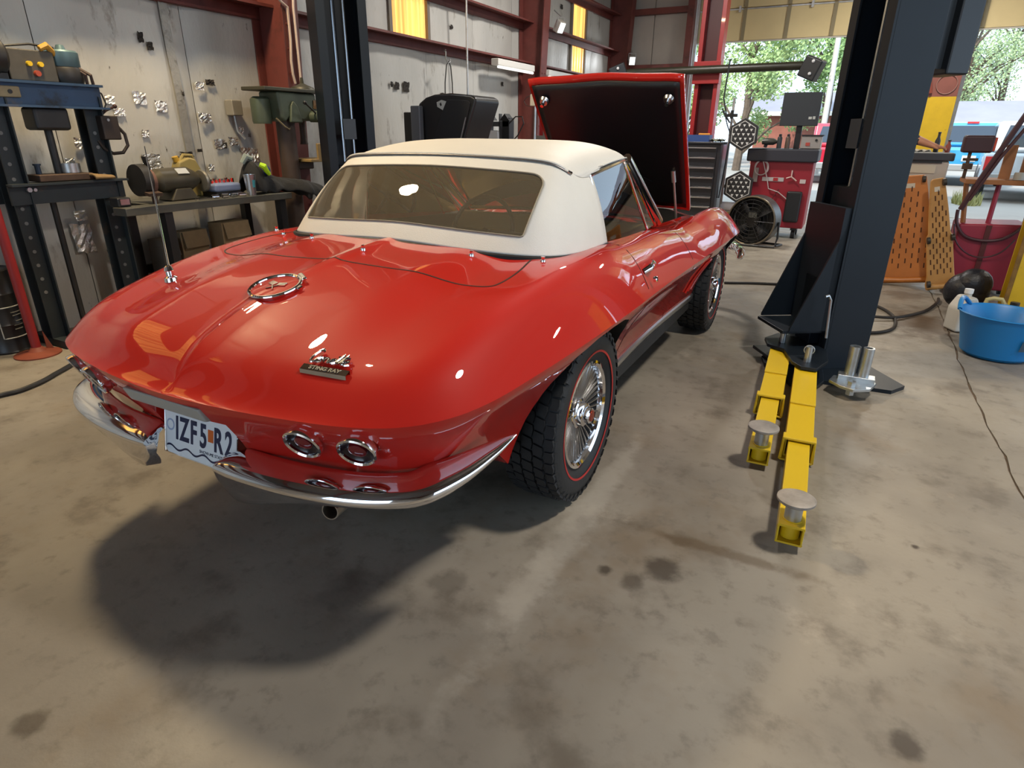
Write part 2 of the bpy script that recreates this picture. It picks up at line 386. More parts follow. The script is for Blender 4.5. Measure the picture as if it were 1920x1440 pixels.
for a, b_ in ((-3.1, -2.42), (-2.40, -1.76)): struct('liner_panel', MB().bx(a, b_, DY-.03, DY, 0, 4.5), SHEET, wall_front)
def door(n, x0, x1, z):
    d = struct('door_%d' % n, MB().bx(x0, x1, DY+.16, DY+.165, z + .02, 4.5), BEIGE)
    zz = z; k = 0
    while zz < 4.45:
        top = min(zz + .53, 4.5)
        s = struct('door_section', MB().bx(x0, x1, DY+.10, DY+.15, zz + .004, top - .004), BEIGE, d, bevel=.006)
        for x in np.linspace(x0 + .1, x1 - .1, 6): struct('section_stile', MB().bx(x-.03, x+.03, DY+.08, DY+.10, zz + .01, top - .01), pm('stile_grey', '#8f8468', .5), s)
        struct('section_rail', MB().bx(x0, x1, DY+.085, DY+.105, top - .03, top - .008), GALV, s)
        for x in np.linspace(x0 + .75, x1 - .75, 3): struct('hinge', MB().box((x, DY+.07, top-.02), (.04, .03, .10)), GALV, s)
        zz = top
    struct('bottom_seal', MB().bx(x0, x1, DY+.10, DY+.15, z-.02, z), pm('seal_white', '#c9c4ba', .6), d)
    for x in (x0 + .02, x1 - .02): struct('door_track', MB().bx(x-.025, x+.025, DY-.02, DY+.06, 0, 4.4), GALV, d)
door(1, -1.62, 2.30, 2.905); door(2, 2.78, 6.88, 2.905)
YEL = pm('safety_yellow', '#c7a51d', .5, var=(6, .08), dirt=('#7c6114', 9, .66, .74)); BROWNST = pm('brown_steel', '#7a4840', .5, var=(4, .12))
def door_column(label, x, y, w, dep):
    t = thing('building_column', label, 'column', (x, y, 0))
    part('upper_shaft', MB().bx(x-w/2, x+w/2, y-.012, y, 1.9, 4.48).bx(x-.008, x+.008, y, y+dep, 1.9, 4.48).bx(x-w/2, x+w/2, y+dep, y+dep+.012, 1.9, 4.48), BROWNST, t)
    part('painted_base', MB().bx(x-w/2, x+w/2, y-.014, y, 0, 1.9).bx(x-.008, x+.008, y, y+dep, 0, 1.9).bx(x-w/2, x+w/2, y+dep, y+dep+.012, 0, 1.9), YEL, t)
    part('base_plate', MB().bx(x-w/2-.03, x+w/2+.03, y-.05, y+dep+.05, 0, .02), IRON, t)
    return t
dc = door_column('brown steel column with yellow painted base between the two garage doors', 2.535, 10.9, .40, .3)
part('hub_ring_mark', MB().torus((2.56, 10.875, 2.08), .14, .006, 'y', 28, 5), pm('chalk_mark', '#8e6a62', .6), dc)
part('pipe_bracket', MB().tube([(2.26, 10.86, 2.36), (2.36, 10.86, 1.95)], .03, 8), pm('bracket_rust', '#7d3a2c', .6), dc)
nc = thing('building_column', 'yellow painted steel column beside the blue tub with a rusty edge', 'column', (2.9, 3.95, 0))
part('painted_flange', MB().bx(2.725, 3.075, 3.80, 3.815, 0, 1.9), YEL, nc)
part('rusty_edge', MB().bx(2.700, 2.726, 3.80, 3.83, 0, 1.9), pm('edge_rust', '#7a5a24', .7, var=(14, .3)), nc)
part('web', MB().bx(2.885, 2.905, 3.815, 4.09, 0, 4.48), YEL, nc); part('rear_flange', MB().bx(2.725, 3.075, 4.09, 4.105, 0, 4.48), YEL, nc)
part('upper_flange', MB().bx(2.725, 3.075, 3.80, 3.815, 1.9, 4.48), BROWNST, nc); part('base_plate', MB().bx(2.68, 3.12, 3.78, 4.13, 0, .02), IRON, nc)
# remaining shell, out of the picture
wr = struct('wall_right', MB().bx(9, 9.1, -7, -3.2, 0, 4.5).bx(9, 9.1, 6.2, DY+.15, 0, 4.5).bx(9, 9.1, -3.2, 6.2, 3.9, 4.5), SHEET)
struct('door_jamb', MB().bx(8.94, 9.12, -3.3, -3.2, 0, 3.9).bx(8.94, 9.12, 6.2, 6.3, 0, 3.9), IRON, wr)
struct('wall_back', MB().bx(-3.4, -1, -7.1, -7, 0, 4.5).bx(3, 9, -7.1, -7, 0, 4.5).bx(-1, 3, -7.1, -7, 3.6, 4.5), SHEET)
ceil = struct('ceiling', MB().bx(-3.4, 9.1, -7.1, DY+.15, 4.5, 4.6), pm('roof_insulation', '#5d5852', .7, var=(1, .06)))
for y in (-4.9, -1.2, 2.31, 7.22): struct('roof_beam', MB().bx(-3.2, 9, y-.08, y+.08, 4.22, 4.5), IRON, ceil)
for x in np.arange(-2.4, 9, 1.5): struct('roof_purlin', MB().bx(x-.03, x+.03, -7, DY, 4.36, 4.5), IRON, ceil)
# ------------------------------------------------------------------ high bay lamps (each with its own light; those beyond the car are added fill)
BELL = pm('lamp_bell', (.6, .6, .58), .4, .6)
def high_bay(label, x, y, energy, color, z=4.0, r=.22):
    t = thing('high_bay_lamp', label, 'lamp', (x, y, z), group='lamps under the roof')
    part('reflector', MB().lathe([(.05,.30),(.09,.28),(.16,.16),(r,.0),(r+.012,-.01)], (x, y, z), n=28), BELL, t)
    part('ballast_box', MB().cyl((x, y, z+.28), (x, y, z+.40), .08, 16), BELL, t)
    part('hanger', MB().cyl((x, y, z+.40), (x, y, 4.5), .012, 8), GALV, t)
    part('lens', MB().lathe([(r-.01, .01), (r*.6, .005), (0, 0)], (x, y, z), n=28), pm('lamp_lens_%.2f' % color[2], (.9,.9,.9), .3, emis=(color, 6.0)), t)
    d = bpy.data.lights.new('bulb', 'AREA'); d.shape = 'DISK'; d.size = 2*r; d.energy = energy; d.color = color
    o = bpy.data.objects.new('bulb', d); COL.objects.link(o); o.parent = t; o.location = (0, 0, -.012)
high_bay('round bell lamp hanging over the shop press', -2.25, .40, 155, (1, .78, .47))
high_bay('round bell lamp hanging over the black lift post by the blue tub', 2.55, .45, 130, (1, .92, .80))
high_bay('added bell lamp past the raised hood brightening the foil wall', -.9, 5.8, 150, (1, .95, .88))  # unseen fill lamp, added to brighten the far foil wall
high_bay('added bell lamp brightening the raised garage doors', 2.2, 9.2, 130, (1, .92, .78))  # unseen, added so the raised door panels come out brighter
high_bay('added bell lamp in the right bay brightening the second door', 6.2, 7.0, 90, (1, .92, .80))  # unseen, added to lift the dark top of the second door
# ================================================================== the car
def thin_glass(name, tint, ior=1.5, haze=None):
    m = bpy.data.materials.new(name); m.use_nodes = True; N = m.node_tree.nodes; L = m.node_tree.links
    N.remove(N['Principled BSDF']); out = N['Material Output']
    t = N.new('ShaderNodeBsdfTransparent'); t.inputs[0].default_value = (*tint, 1)
    g = N.new('ShaderNodeBsdfGlossy'); g.inputs['Roughness'].default_value = .01
    fr = N.new('ShaderNodeFresnel'); fr.inputs[0].default_value = ior
    mx = N.new('ShaderNodeMixShader'); L.new(fr.outputs[0], mx.inputs[0]); L.new(t.outputs[0], mx.inputs[1]); L.new(g.outputs[0], mx.inputs[2])
    last = mx
    if haze:
        d = N.new('ShaderNodeBsdfDiffuse'); d.inputs[0].default_value = (*haze[0], 1)
        m2 = N.new('ShaderNodeMixShader'); m2.inputs[0].default_value = haze[1]; L.new(mx.outputs[0], m2.inputs[1]); L.new(d.outputs[0], m2.inputs[2]); last = m2
    L.new(last.outputs[0], out.inputs[0]); return m
CARGLASS = thin_glass('car_window_glass', (.72, .78, .74), 1.75)
PLASTICWIN = thin_glass('clear_vinyl_window', (.78, .72, .60), 1.45, ((.46, .38, .26), .18))

def spl(tab):
    """monotone cubic through (x, y) pairs"""
    X = np.array([t[0] for t in tab], float); Y = np.array([t[1] for t in tab], float)
    h = np.diff(X); d = np.diff(Y) / h; m = np.zeros(len(X)); m[0] = d[0]; m[-1] = d[-1]
    for i in range(1, len(X) - 1):
        if d[i-1] * d[i] > 0:
            w1, w2 = 2*h[i] + h[i-1], h[i] + 2*h[i-1]; m[i] = (w1 + w2) / (w1/d[i-1] + w2/d[i])
    def f(x):
        x = np.clip(np.asarray(x, float), X[0], X[-1]); i = np.clip(np.searchsorted(X, x) - 1, 0, len(X) - 2)
        t = (x - X[i]) / h[i]
        return (1+2*t)*(1-t)**2*Y[i] + t*(1-t)**2*h[i]*m[i] + t*t*(3-2*t)*Y[i+1] + t*t*(t-1)*h[i]*m[i+1]
    return f
def catmull(P, per=12):
    P = np.array(P, float); out = []
    for i in range(1, len(P) - 2):
        for t in np.linspace(0, 1, per, endpoint=False):
            a, b, c, d = P[i-1], P[i], P[i+1], P[i+2]
            out.append(.5 * ((2*b) + (c-a)*t + (2*a-5*b+4*c-d)*t*t + (3*b-a-3*c+d)*t**3))
    out.append(P[-2]); return np.array(out)
CREASE = [(0,-1.097,.668),(.22,-1.083,.668),(.42,-1.053,.669),(.57,-1.018,.671),(.685,-.965,.675),(.765,-.875,.680),(.812,-.75,.687),
  (.838,-.58,.695),(.860,-.35,.702),(.874,-.1,.706),(.876,.12,.704),(.868,.35,.695),(.854,.6,.682),(.842,.9,.670),(.838,1.2,.663),(.842,1.5,.662),
  (.852,1.8,.666),(.864,2.1,.672),(.871,2.4,.674),(.866,2.65,.668),(.848,2.88,.654),(.80,3.1,.636),(.70,3.255,.622),(.54,3.335,.617),(.28,3.38,.615),(0,3.395,.615)]
_c = [(-CREASE[1][0], *CREASE[1][1:])] + CREASE + [(-CREASE[-2][0], *CREASE[-2][1:])]
OUT = catmull(_c, 16)
_L = np.concatenate([[0], np.cumsum(np.linalg.norm(np.diff(OUT, axis=0), axis=1))])
def resample(P, Ls, n):
    u = np.linspace(0, Ls[-1], n); return np.stack([np.interp(u, Ls, P[:, k]) for k in range(3)], 1)
NS = 250
CS = resample(OUT, _L, NS)
DEN = resample(OUT, _L, 700); DEN = np.concatenate([DEN, DEN[::-1] * [-1, 1, 1]])
z0 = spl([(-1.097,.671),(-1.05,.705),(-1.0,.738),(-.93,.775),(-.8,.824),(-.68,.860),(-.5,.894),(-.3,.918),(-.1,.934),(.2,.936),(.8,.91),(1.3,.875),(1.6,.862),(1.8,.855),(2.2,.845),(2.6,.822),(3.0,.765),(3.25,.69),(3.4,.62)])
zf = spl([(-1.097,.671),(-.9,.762),(-.7,.818),(-.5,.858),(-.3,.886),(0,.906),(.25,.905),(.5,.888),(.8,.868),(1.1,.857),(1.4,.838),(1.7,.815),(1.95,.818),(2.2,.838),(2.45,.848),(2.7,.836),(2.9,.80),(3.1,.745),(3.3,.665),(3.4,.62)])
zv = spl([(-1.097,.671),(-.9,.764),(-.7,.820),(-.5,.862),(-.3,.886),(0,.905),(.4,.905),(.9,.885),(1.4,.845),(1.7,.80),(2.2,.775),(2.6,.765),(3.0,.72),(3.3,.655),(3.4,.62)])
def Dz(x, y):
    x = np.abs(x); a, v, f = z0(y), zv(y), zf(y)
    # smooth blend through knots x = 0, .30, .52, .70, .88
    K = [0, .30, .52, .70, .90]; Z = [a, a - .30*(a-v)*.55, v, f, f - .03]
    out = np.zeros_like(a)
    for i in range(4):
        m = (x >= K[i]) & (x <= K[i+1] + 1e-9)
        t = np.clip((x - K[i]) / (K[i+1] - K[i]), 0, 1); t = t*t*(3-2*t)
        out = np.where(m, Z[i] + (Z[i+1] - Z[i]) * t, out)
    rid = np.clip((y + 1.09) / .12, 0, 1) * np.clip((-.02 - y) / .1, 0, 1)
    return out + .011 * rid * np.exp(-x / .028)
def ztop(x, y):
    x = np.atleast_1d(np.asarray(x, float)); y = np.atleast_1d(np.asarray(y, float)); sh = x.shape
    x, y = np.broadcast_arrays(x, y); sh = x.shape; x = x.ravel(); y = y.ravel()
    d = np.zeros(len(x)); zc = np.zeros(len(x))
    for i in range(0, len(x), 4000):
        q = np.stack([x[i:i+4000], y[i:i+4000]], 1)
        D2 = ((q[:, None, :] - DEN[None, :, :2]) ** 2).sum(2); k = D2.argmin(1)
        best = D2[np.arange(len(k)), k]; zz = DEN[k, 2].copy()
        for o in (-1, 1):
            A, B = DEN[k, :2], DEN[(k + o) % len(DEN), :2]; AB = B - A; t = np.clip(((q - A) * AB).sum(1) / np.maximum((AB ** 2).sum(1), 1e-12), 0, 1)
            dd = ((q - A - AB * t[:, None]) ** 2).sum(1); m = dd < best; best = np.where(m, dd, best); zz = np.where(m, DEN[k, 2] + (DEN[(k + o) % len(DEN), 2] - DEN[k, 2]) * t, zz)
        d[i:i+4000] = np.sqrt(best); zc[i:i+4000] = zz
    w = np.where(y < -.7, .19 - .06 * np.clip((-.7 - y) / .3, 0, 1), .19)
    g = 1 - np.clip(1 - d / w, 0, 1) ** 2.3
    return (zc + (Dz(x, y) - zc) * g).reshape(sh)
def zt(x, y): return float(ztop([x], [y])[0])
DZ = np.array([0,.012,.03,.055,.085,.13,.18,.24,.30,.35,.41]); OF = np.array([0,.003,.011,.026,.045,.073,.098,.122,.143,.157,.172])
_t = np.gradient(CS, axis=0); _nr = np.stack([-_t[:, 1], _t[:, 0]], 1) * -1; _nr /= np.linalg.norm(_nr, axis=1)[:, None]
if _nr[NS//2, 0] < 0: _nr *= -1
_nr[0] = (0, -1); _nr[-1] = (0, 1)
def low_k(n): return 1 - .05 * max(0, -n[1]) ** 1.5
def side_pt(y, z):
    """a point of the right flank below the crease"""
    idx = [i for i in range(NS) if -.7 < CS[i, 1] < 3.0 and CS[i, 0] > .7]
    i = min(idx, key=lambda k: abs(CS[k, 1] - y)); cx, zc = np.interp(y, CS[idx, 1], CS[idx, 0]), np.interp(y, CS[idx, 1], CS[idx, 2])
    return cx - float(np.interp(zc - z, DZ, OF)), y, z
def rear_pt(x, z):
    i = min(range(NS // 3), key=lambda k: abs(CS[k, 0] - abs(x))); dz = CS[i, 2] - z; o = float(np.interp(dz, DZ, OF)) * low_k(_nr[i])
    return x, CS[i, 1] - _nr[i, 1] * o, z

def build_body():
    TN = np.concatenate([[0, .012, .028, .048, .07, .095, .12, .145, .17], np.linspace(.2, 1, 28)])
    rows = []
    iy = [i for i in range(NS) if CS[i, 1] > -.55 and CS[i, 0] > .5 and CS[i, 1] < 2.95]
    ir, iff = iy[0], iy[-1]
    for i in range(NS):
        C = CS[i]
        if i < ir: ys = -1.097 + (CS[ir, 1] + 1.097) * (i / ir) ** .8
        elif i > iff: ys = CS[iff, 1] + (3.395 - CS[iff, 1]) * (1 - ((NS-1-i) / (NS-1-iff)) ** .8)
        else: ys = C[1]
        L = math.hypot(C[0], C[1] - ys); tt = TN
        rows.append(np.stack([C[0] * (1 - tt), C[1] + (ys - C[1]) * tt], 1))
    XY = np.array(rows); Z = ztop(XY[:, :, 0], XY[:, :, 1])
    Z[:, 0] = CS[:, 2]; UP = np.concatenate([XY, Z[:, :, None]], 2)
    low = []
    for i in range(NS):
        C = CS[i]; zb = .27 + .20 * np.clip((-.40 - C[1]) / .22, 0, 1) + .05 * np.clip((C[1] - 2.95) / .3, 0, 1); H = C[2] - zb; k = low_k(_nr[i]); row = []
        for fr in (0, .03, .075, .14, .21, .32, .44, .58, .72, .86, 1.0):
            dz = fr * H; o = np.interp(dz, DZ, OF) * k; row.append((C[0] - _nr[i, 0]*o, C[1] - _nr[i, 1]*o, C[2] - dz))
        low.append(row)
    LO = np.array(low); LO[0, :, 0] = 0; LO[-1, :, 0] = 0
    mb = MB()
    for sx in (1, -1):
        mb.grid(UP * [sx, 1, 1], flip=sx < 0); mb.grid(LO * [sx, 1, 1], flip=sx > 0)
    e = LO[:, -1]; mid = np.stack([e * [-1, 1, 1], e * [0, 1, 1], e], 1); mb.grid(mid)
    me = bpy.data.meshes.new('car_body'); me.from_pydata(mb.v, [], mb.f)
    bm = bmesh.new(); bm.from_mesh(me); bmesh.ops.remove_doubles(bm, verts=bm.verts, dist=2e-4); bmesh.ops.dissolve_degenerate(bm, dist=1e-5, edges=bm.edges)
    bmesh.ops.recalc_face_normals(bm, faces=bm.faces); bm.to_mesh(me); bm.free(); me.materials.append(RED)
    cut = []
    def cutter(mb):
        c = mesh_of(mb, 'c', False); c.materials.append(UNDER); cut.append(c)
    def cutter_red(mb):
        c = mesh_of(mb, 'c', False); c.materials.append(RED); cut.append(c)
    ARCH = [(-.43,.05),(-.43,.34),(-.415,.48),(-.365,.595),(-.28,.66),(-.14,.688),(0,.692),(.13,.685),(.24,.655),(.325,.595),(.375,.49),(.392,.36),(.392,.05)]
    for sx in (1, -1):
        for y0, dzz in ((0, 0), (2.489, -.02)):
            cutter(MB().prism([(p + y0, q + dzz) for p, q in ARCH], 'x', sx*.46, sx*1.1))
    cutter(MB().prism([(-.03,.42),(.05,.30),(1.42,.30),(1.50,.5),(1.50,1.3),(-.03,1.3)], 'x', -.595, .595))
    cutter(MB().prism([(1.72,.38),(2.71,.38),(2.71,1.2),(1.72,1.2)], 'x', -.485, .485))
    cutter_red(MB().prism([(-.17,.40),(.17,.40),(.178,.60),(-.178,.60)], 'y', -1.3, -.978))
    out = bool_diff(me, cut, 'car_body'); finish(out, True, 24)
    return out
CAR = thing('convertible_car', 'glossy red vintage convertible with white soft top and raised hood on the shop floor', 'car', (0, 1.15, 0))
body_me = build_body()
def mark_crease(me):
    n = len(me.vertices); co = np.zeros(n*3); me.vertices.foreach_get('co', co); co = co.reshape(-1, 3); q = np.abs(co[:, :1]); q = np.concatenate([q, co[:, 1:]], 1)
    on = np.zeros(n, bool)
    for i in range(0, n, 4000): on[i:i+4000] = (((q[i:i+4000, None, :] - DEN[None, :700]) ** 2).sum(2).min(1) < .0062 ** 2)
    ed = np.zeros(len(me.edges)*2, int); me.edges.foreach_get('vertices', ed); ed = ed.reshape(-1, 2)
    at = me.attributes.get('sharp_edge') or me.attributes.new('sharp_edge', 'BOOLEAN', 'EDGE')
    v = np.zeros(len(me.edges), bool); at.data.foreach_get('value', v); v |= on[ed[:, 0]] & on[ed[:, 1]]; at.data.foreach_set('value', v)
# doors become parts of their own: split the flank faces between the two door gaps
def split_door(me, sgn):
    bm = bmesh.new(); bm.from_mesh(me)
    sel = [f for f in bm.faces if f.material_index == 0 and .52 < f.calc_center_median().y < 1.42 and f.calc_center_median().x*sgn > .597 and .335 < f.calc_center_median().z]
    ids = {f.index for f in sel}
    d = bm.copy(); d.faces.ensure_lookup_table(); bm.faces.ensure_lookup_table()
    bmesh.ops.delete(d, geom=[f for f in d.faces if f.index not in ids], context='FACES')
    bmesh.ops.delete(bm, geom=sel, context='FACES')
    dm = bpy.data.meshes.new('door'); d.to_mesh(dm); d.free(); bm.to_mesh(me); bm.free(); dm.materials.append(RED); finish(dm, True, 32); mark_crease(dm); return dm
doors = [split_door(body_me, s) for s in (1, -1)]
finish(body_me, True, 32); mark_crease(body_me)
BODY = part('body', body_me, RED, CAR)
DOORS = [part('door', d, RED, CAR) for d in doors]

def ribbon(pts, w, lift=.0012):
    """thin dark joint laid along a surface: pts [(point, normal)]"""
    mb = MB(); P = []
    for i, (p, n) in enumerate(pts):
        a = Vector(pts[max(i-1, 0)][0]); b = Vector(pts[min(i+1, len(pts)-1)][0]); t = (b - a).normalized(); n = Vector(n).normalized(); s = t.cross(n).normalized()
        p = Vector(p) + n * lift; P.append([p - s*w/2 - n*.004, p - s*w/2, p + s*w/2, p + s*w/2 - n*.004])
    return mb.grid(P)
def top_n(x, y):
    e = .004; return ((zt(x-e, y) - zt(x+e, y)) / (2*e), (zt(x, y-e) - zt(x, y+e)) / (2*e), 1)
def top_rib(xy, w, n=60):
    C = catmull([(*xy[0], 0)] + [(*p, 0) for p in xy] + [(*xy[-1], 0)], 10)
    return ribbon([((p[0], p[1], zt(p[0], p[1])), top_n(p[0], p[1])) for p in C], w)
SEAM = pm('joint_dark', (.02, .004, .003), .7)
part('lid_joint', top_rib([(-.60,.0),(-.628,-.15),(-.622,-.33),(-.58,-.39),(-.50,-.405),(-.35,-.415),(-.2,-.42),(0,-.41),(.2,-.405),(.37,-.40),(.50,-.395),(.58,-.38),(.605,-.33),(.60,-.2),(.57,-.05)], .006), SEAM, BODY)
for s in (1, -1):
    for yy in (.515, 1.425):
        pts = []
        for d in (.23, .2, .16, .12, .09, .06, .035, .015):
            cx = side_pt(yy, .69)[0] + .0; i = min(range(NS), key=lambda k: abs(CS[k, 1]-yy) + (CS[k, 0] < .7)); x = CS[i, 0] - d
            pts.append(((s*x, yy, zt(x, yy)), (s*(.3 + 3*max(0, .12-d)/.12), 0, 1)))
        for z in np.linspace(.65, .34, 10):
            p = side_pt(yy, z); pts.append(((s*p[0], p[1], p[2]), (s, 0, -.45)))
        part('door_joint', ribbon(pts, .005), SEAM, BODY)

# ------------------------------------------------------------------ hood, hinged at the nose and raised
HP = Vector((0, 2.74, .80)); HA = math.radians(131)
def hood_local(u, v):           # u across -1..1, v 0 hinge .. 1 cowl edge, closed position relative to the hinge
    w = .497 + .018 * v; x = u * w; y = 2.74 - v * 1.07
    return x, y, float(Dz(np.array([abs(x) * .75]), np.array([y]))[0]) + .012 * math.exp(-(u/.35)**2)
def hood_pt(u, v, off=0):
    x, y, z = hood_local(u, v); a = math.radians(-52 + 0)
    ry, rzv = y - HP.y, z - HP.z + off
    ang = math.radians(-HOOD_OPEN); c, s = math.cos(ang), math.sin(ang)
    return (x, HP.y + ry*c - rzv*s, HP.z + ry*s + rzv*c)
HOOD_OPEN = 49
mb = MB(); gu = np.linspace(-1, 1, 25); gv = np.linspace(0, 1, 25)
mb.grid([[hood_pt(u, v, .012) for u in gu] for v in gv])
HOOD = part('hood', mb, RED, CAR, solid=.022)
def hood_in(u, v, off): return hood_pt(u * .955, .03 + v * .935, off)
mb = MB().grid([[hood_in(u, v, -.006 - .012*(1-max(abs(u), abs(2*v-1))**6)) for u in gu] for v in gv])
LINER = part('hood_liner', mb, HOODBLACK, HOOD, solid=.008)
for s in (-1, 1):      # latch strikers near the cowl edge
    p = Vector(hood_in(s*.86, .9, -.03)); n = (Vector(hood_in(s*.86, .9, -.08)) - p).normalized()
    part('latch_cup', MB().cyl(p, p + n*.02, .034, 18, .026), DULLCHROME, HOOD)
    part('latch_pin', MB().cyl(p + n*.02, p + n*.055, .012, 12), CHROME, HOOD)
for (a, b) in (((-.62,.55),(-.25,.25)), ((.18,.32),(.52,.22))):
    part('liner_crease', MB().tube([hood_in(a[0], a[1], -.024), hood_in((a[0]+b[0])/2, (a[1]+b[1])/2, -.03), hood_in(b[0], b[1], -.024)], .006, 6), HOODBLACK, HOOD)
pr0 = Vector((.44, 2.62, .70)); pr1 = Vector(hood_in(.84, .33, -.02))
part('hood_prop', MB().tube([pr0, pr0.lerp(pr1, .82)], .008, 8).tube([pr0.lerp(pr1, .80), pr1], .016, 10), pm('prop_steel', (.5,.5,.5), .35, .8), CAR)

# ------------------------------------------------------------------ soft top
Bc = [(-.655,.50,.893),(-.668,.30,.90),(-.66,.14,.905),(-.615,.02,.91),(-.50,-.065,.918),(-.3,-.098,.926),(0,-.112,.938)]
Bc = Bc + [(-x, y, z) for x, y, z in Bc[-2::-1]]
Wc = [(-.572,.50,1.152),(-.574,.43,1.152),(-.572,.36,1.156),(-.558,.31,1.172),(-.48,.27,1.210),(-.3,.25,1.224),(0,.245,1.230)]
Wc = Wc + [(-x, y, z) for x, y, z in Wc[-2::-1]]
def crv(P):
    P = [tuple(2*np.array(P[0]) - np.array(P[1]))] + list(P) + [tuple(2*np.array(P[-1]) - np.array(P[-2]))]
    C = catmull(P, 20); return lambda u: np.array([np.interp((u+1)/2*(len(C)-1), np.arange(len(C)), C[:, k]) for k in range(3)])
fB, fW = crv(Bc), crv(Wc)
def TOPF(u, v):
    b, w = fB(u), fW(u); p = b + (w - b) * v
    bul = .022 * math.sin(math.pi * v) * (1 - .5*abs(u)); out = np.array([p[0]*.6, p[1] - .6, .5]); out /= np.linalg.norm(out)
    return p + out * bul * (1 if abs(u) < .999 else 1)
UW = .5               # window panel reaches u = +-UW of the rear curve
mb = MB()
def rrect(t, x0, x1, y0, y1, rt, rb):
    """rounded rectangle by angle-like parameter, clockwise from bottom left"""
    pts = []
    for (cx, cy, r, a0) in ((x1-rb, y0+rb, rb, -90), (x1-rt, y1-rt, rt, 0), (x0+rt, y1-rt, rt, 90), (x0+rb, y0+rb, rb, 180)):
        for k in range(9): a = math.radians(a0 + 90*k/8); pts.append((cx + r*math.cos(a), cy + r*math.sin(a)))
    pts = np.array(pts + [pts[0]]); L = np.concatenate([[0], np.cumsum(np.linalg.norm(np.diff(pts, axis=0), axis=1))])
    return np.interp(t*L[-1], L, pts[:, 0]), np.interp(t*L[-1], L, pts[:, 1])
def win_uv(t, k):     # k=1 window edge; uses metric-like coordinates (a in -1..1, v)
    a, v = rrect(t, -.70, .70, .17, .83, .13, .02); return a * UW, v
def rect_uv(a, v):    # project a direction onto the outer rectangle
    du, dv = a / .62, (v - .5) / .5; m = max(abs(du), abs(dv)); return du / m, .5 + dv / m * .5
NT = 200; ring = []
for i in range(NT):
    u, v = win_uv(i/NT, 1); U_, V_ = rect_uv(u, v)
    ring.append([TOPF(u + (U_-u)*q, v + (V_-v)*q) for q in (0, .02, .1, .2, .3, .4, .5, .6, .7, .8, .9, 1)])
mb.grid(ring, cu=True)
_zc = spl([(-.2,1.21),(0,1.230),(.2,1.262),(.5,1.282),(.8,1.286),(.93,1.275),(1,1.255),(1.1,1.24)]); _ze = spl([(-.2,1.14),(0,1.150),(.3,1.166),(.7,1.196),(1,1.208),(1.1,1.21)])
def _zr(a, bb):
    pr = max(0, 1 - abs(a) ** 5.5); return float(_ze(bb)) + (float(_zc(bb)) - float(_ze(bb))) * pr ** .8
def roof(u, b):
    w = fW(u); a = max(-1, min(1, w[0] / .576)); yh = .945 - .05 * abs(a) ** 2.5
    x = w[0] + (a*.580 - w[0]) * b; y = w[1] + (yh - w[1]) * b; k = max(0, 1 - b / .3); k = k*k*(3 - 2*k)
    return np.array([x, y, _zr(a, (y - .245) / .70) + (w[2] - _zr(a, (w[1] - .245) / .70)) * k])
AA = np.linspace(-1, 1, 97)
mb.grid([[roof(a, b) for a in AA] for b in np.linspace(0, 1, 26)])
mb.grid([[roof(a, 1) + np.array(d) for a in AA] for d in ((0,0,0), (0,.014,-.010), (0,.014,-.03), (0,-.01,-.034))])
TOP = part('soft_top', mb, VINYL, CAR, angle=75)
md = TOP.modifiers.new('thick', 'SOLIDIFY'); md.thickness = .008; md.offset = -1
wf = MB()
rings = [[TOPF(*[np.array(win_uv(i/NT, 1))[k]*q + (0, .5)[k]*(1-q) for k in (0, 1)]) for i in range(NT)] for q in (1, .8, .55, .3, .1)]
wf.grid(rings, cv=True); wf.add(rings[-1], [tuple(range(NT))])
part('rear_window', wf, PLASTICWIN, TOP)
def off_top(u, v, d):
    p = TOPF(u, v); e = 1e-2; a = Vector(TOPF(u+e, v)) - Vector(TOPF(u-e, v)); b = Vector(TOPF(u, min(v+e, 1))) - Vector(TOPF(u, v-e)); n = a.cross(b).normalized()
    if n.y > 0: n = -n
    return Vector(p) + n * d
part('window_binding', MB().tube([off_top(*win_uv(i/NT, 1), .002) for i in range(NT)], .003, 6, closed=True), pm('binding_grey', '#8d8575', .6), TOP)
part('bow_welt', MB().tube([Vector(fW(u)) + Vector((0, -.003, .004)) for u in np.linspace(-.44, .44, 60)], .0055, 6), VINYL, TOP)
part('bow_wire', MB().tube([Vector(fW(u)) + Vector((0, -.010, .000)) for u in np.linspace(-.47, .47, 60)], .0028, 6), pm('wire_grey', '#6b6a6a', .4, .6), TOP)
for s in (-1, 1): part('welt_tip', MB().tube([Vector(fW(s*u)) + Vector((s*.002, -.008, .001)) for u in (.465, .485, .505)], .007, 8), CHROME, TOP)
part('base_gasket', MB().tube([Vector(fB(u)) + Vector((0, -.006 if abs(u) < .7 else 0, -.014)) for u in np.linspace(-1, 1, 90)], .014, 8), pm('gasket_black', (.008,.008,.010), .4), TOP)
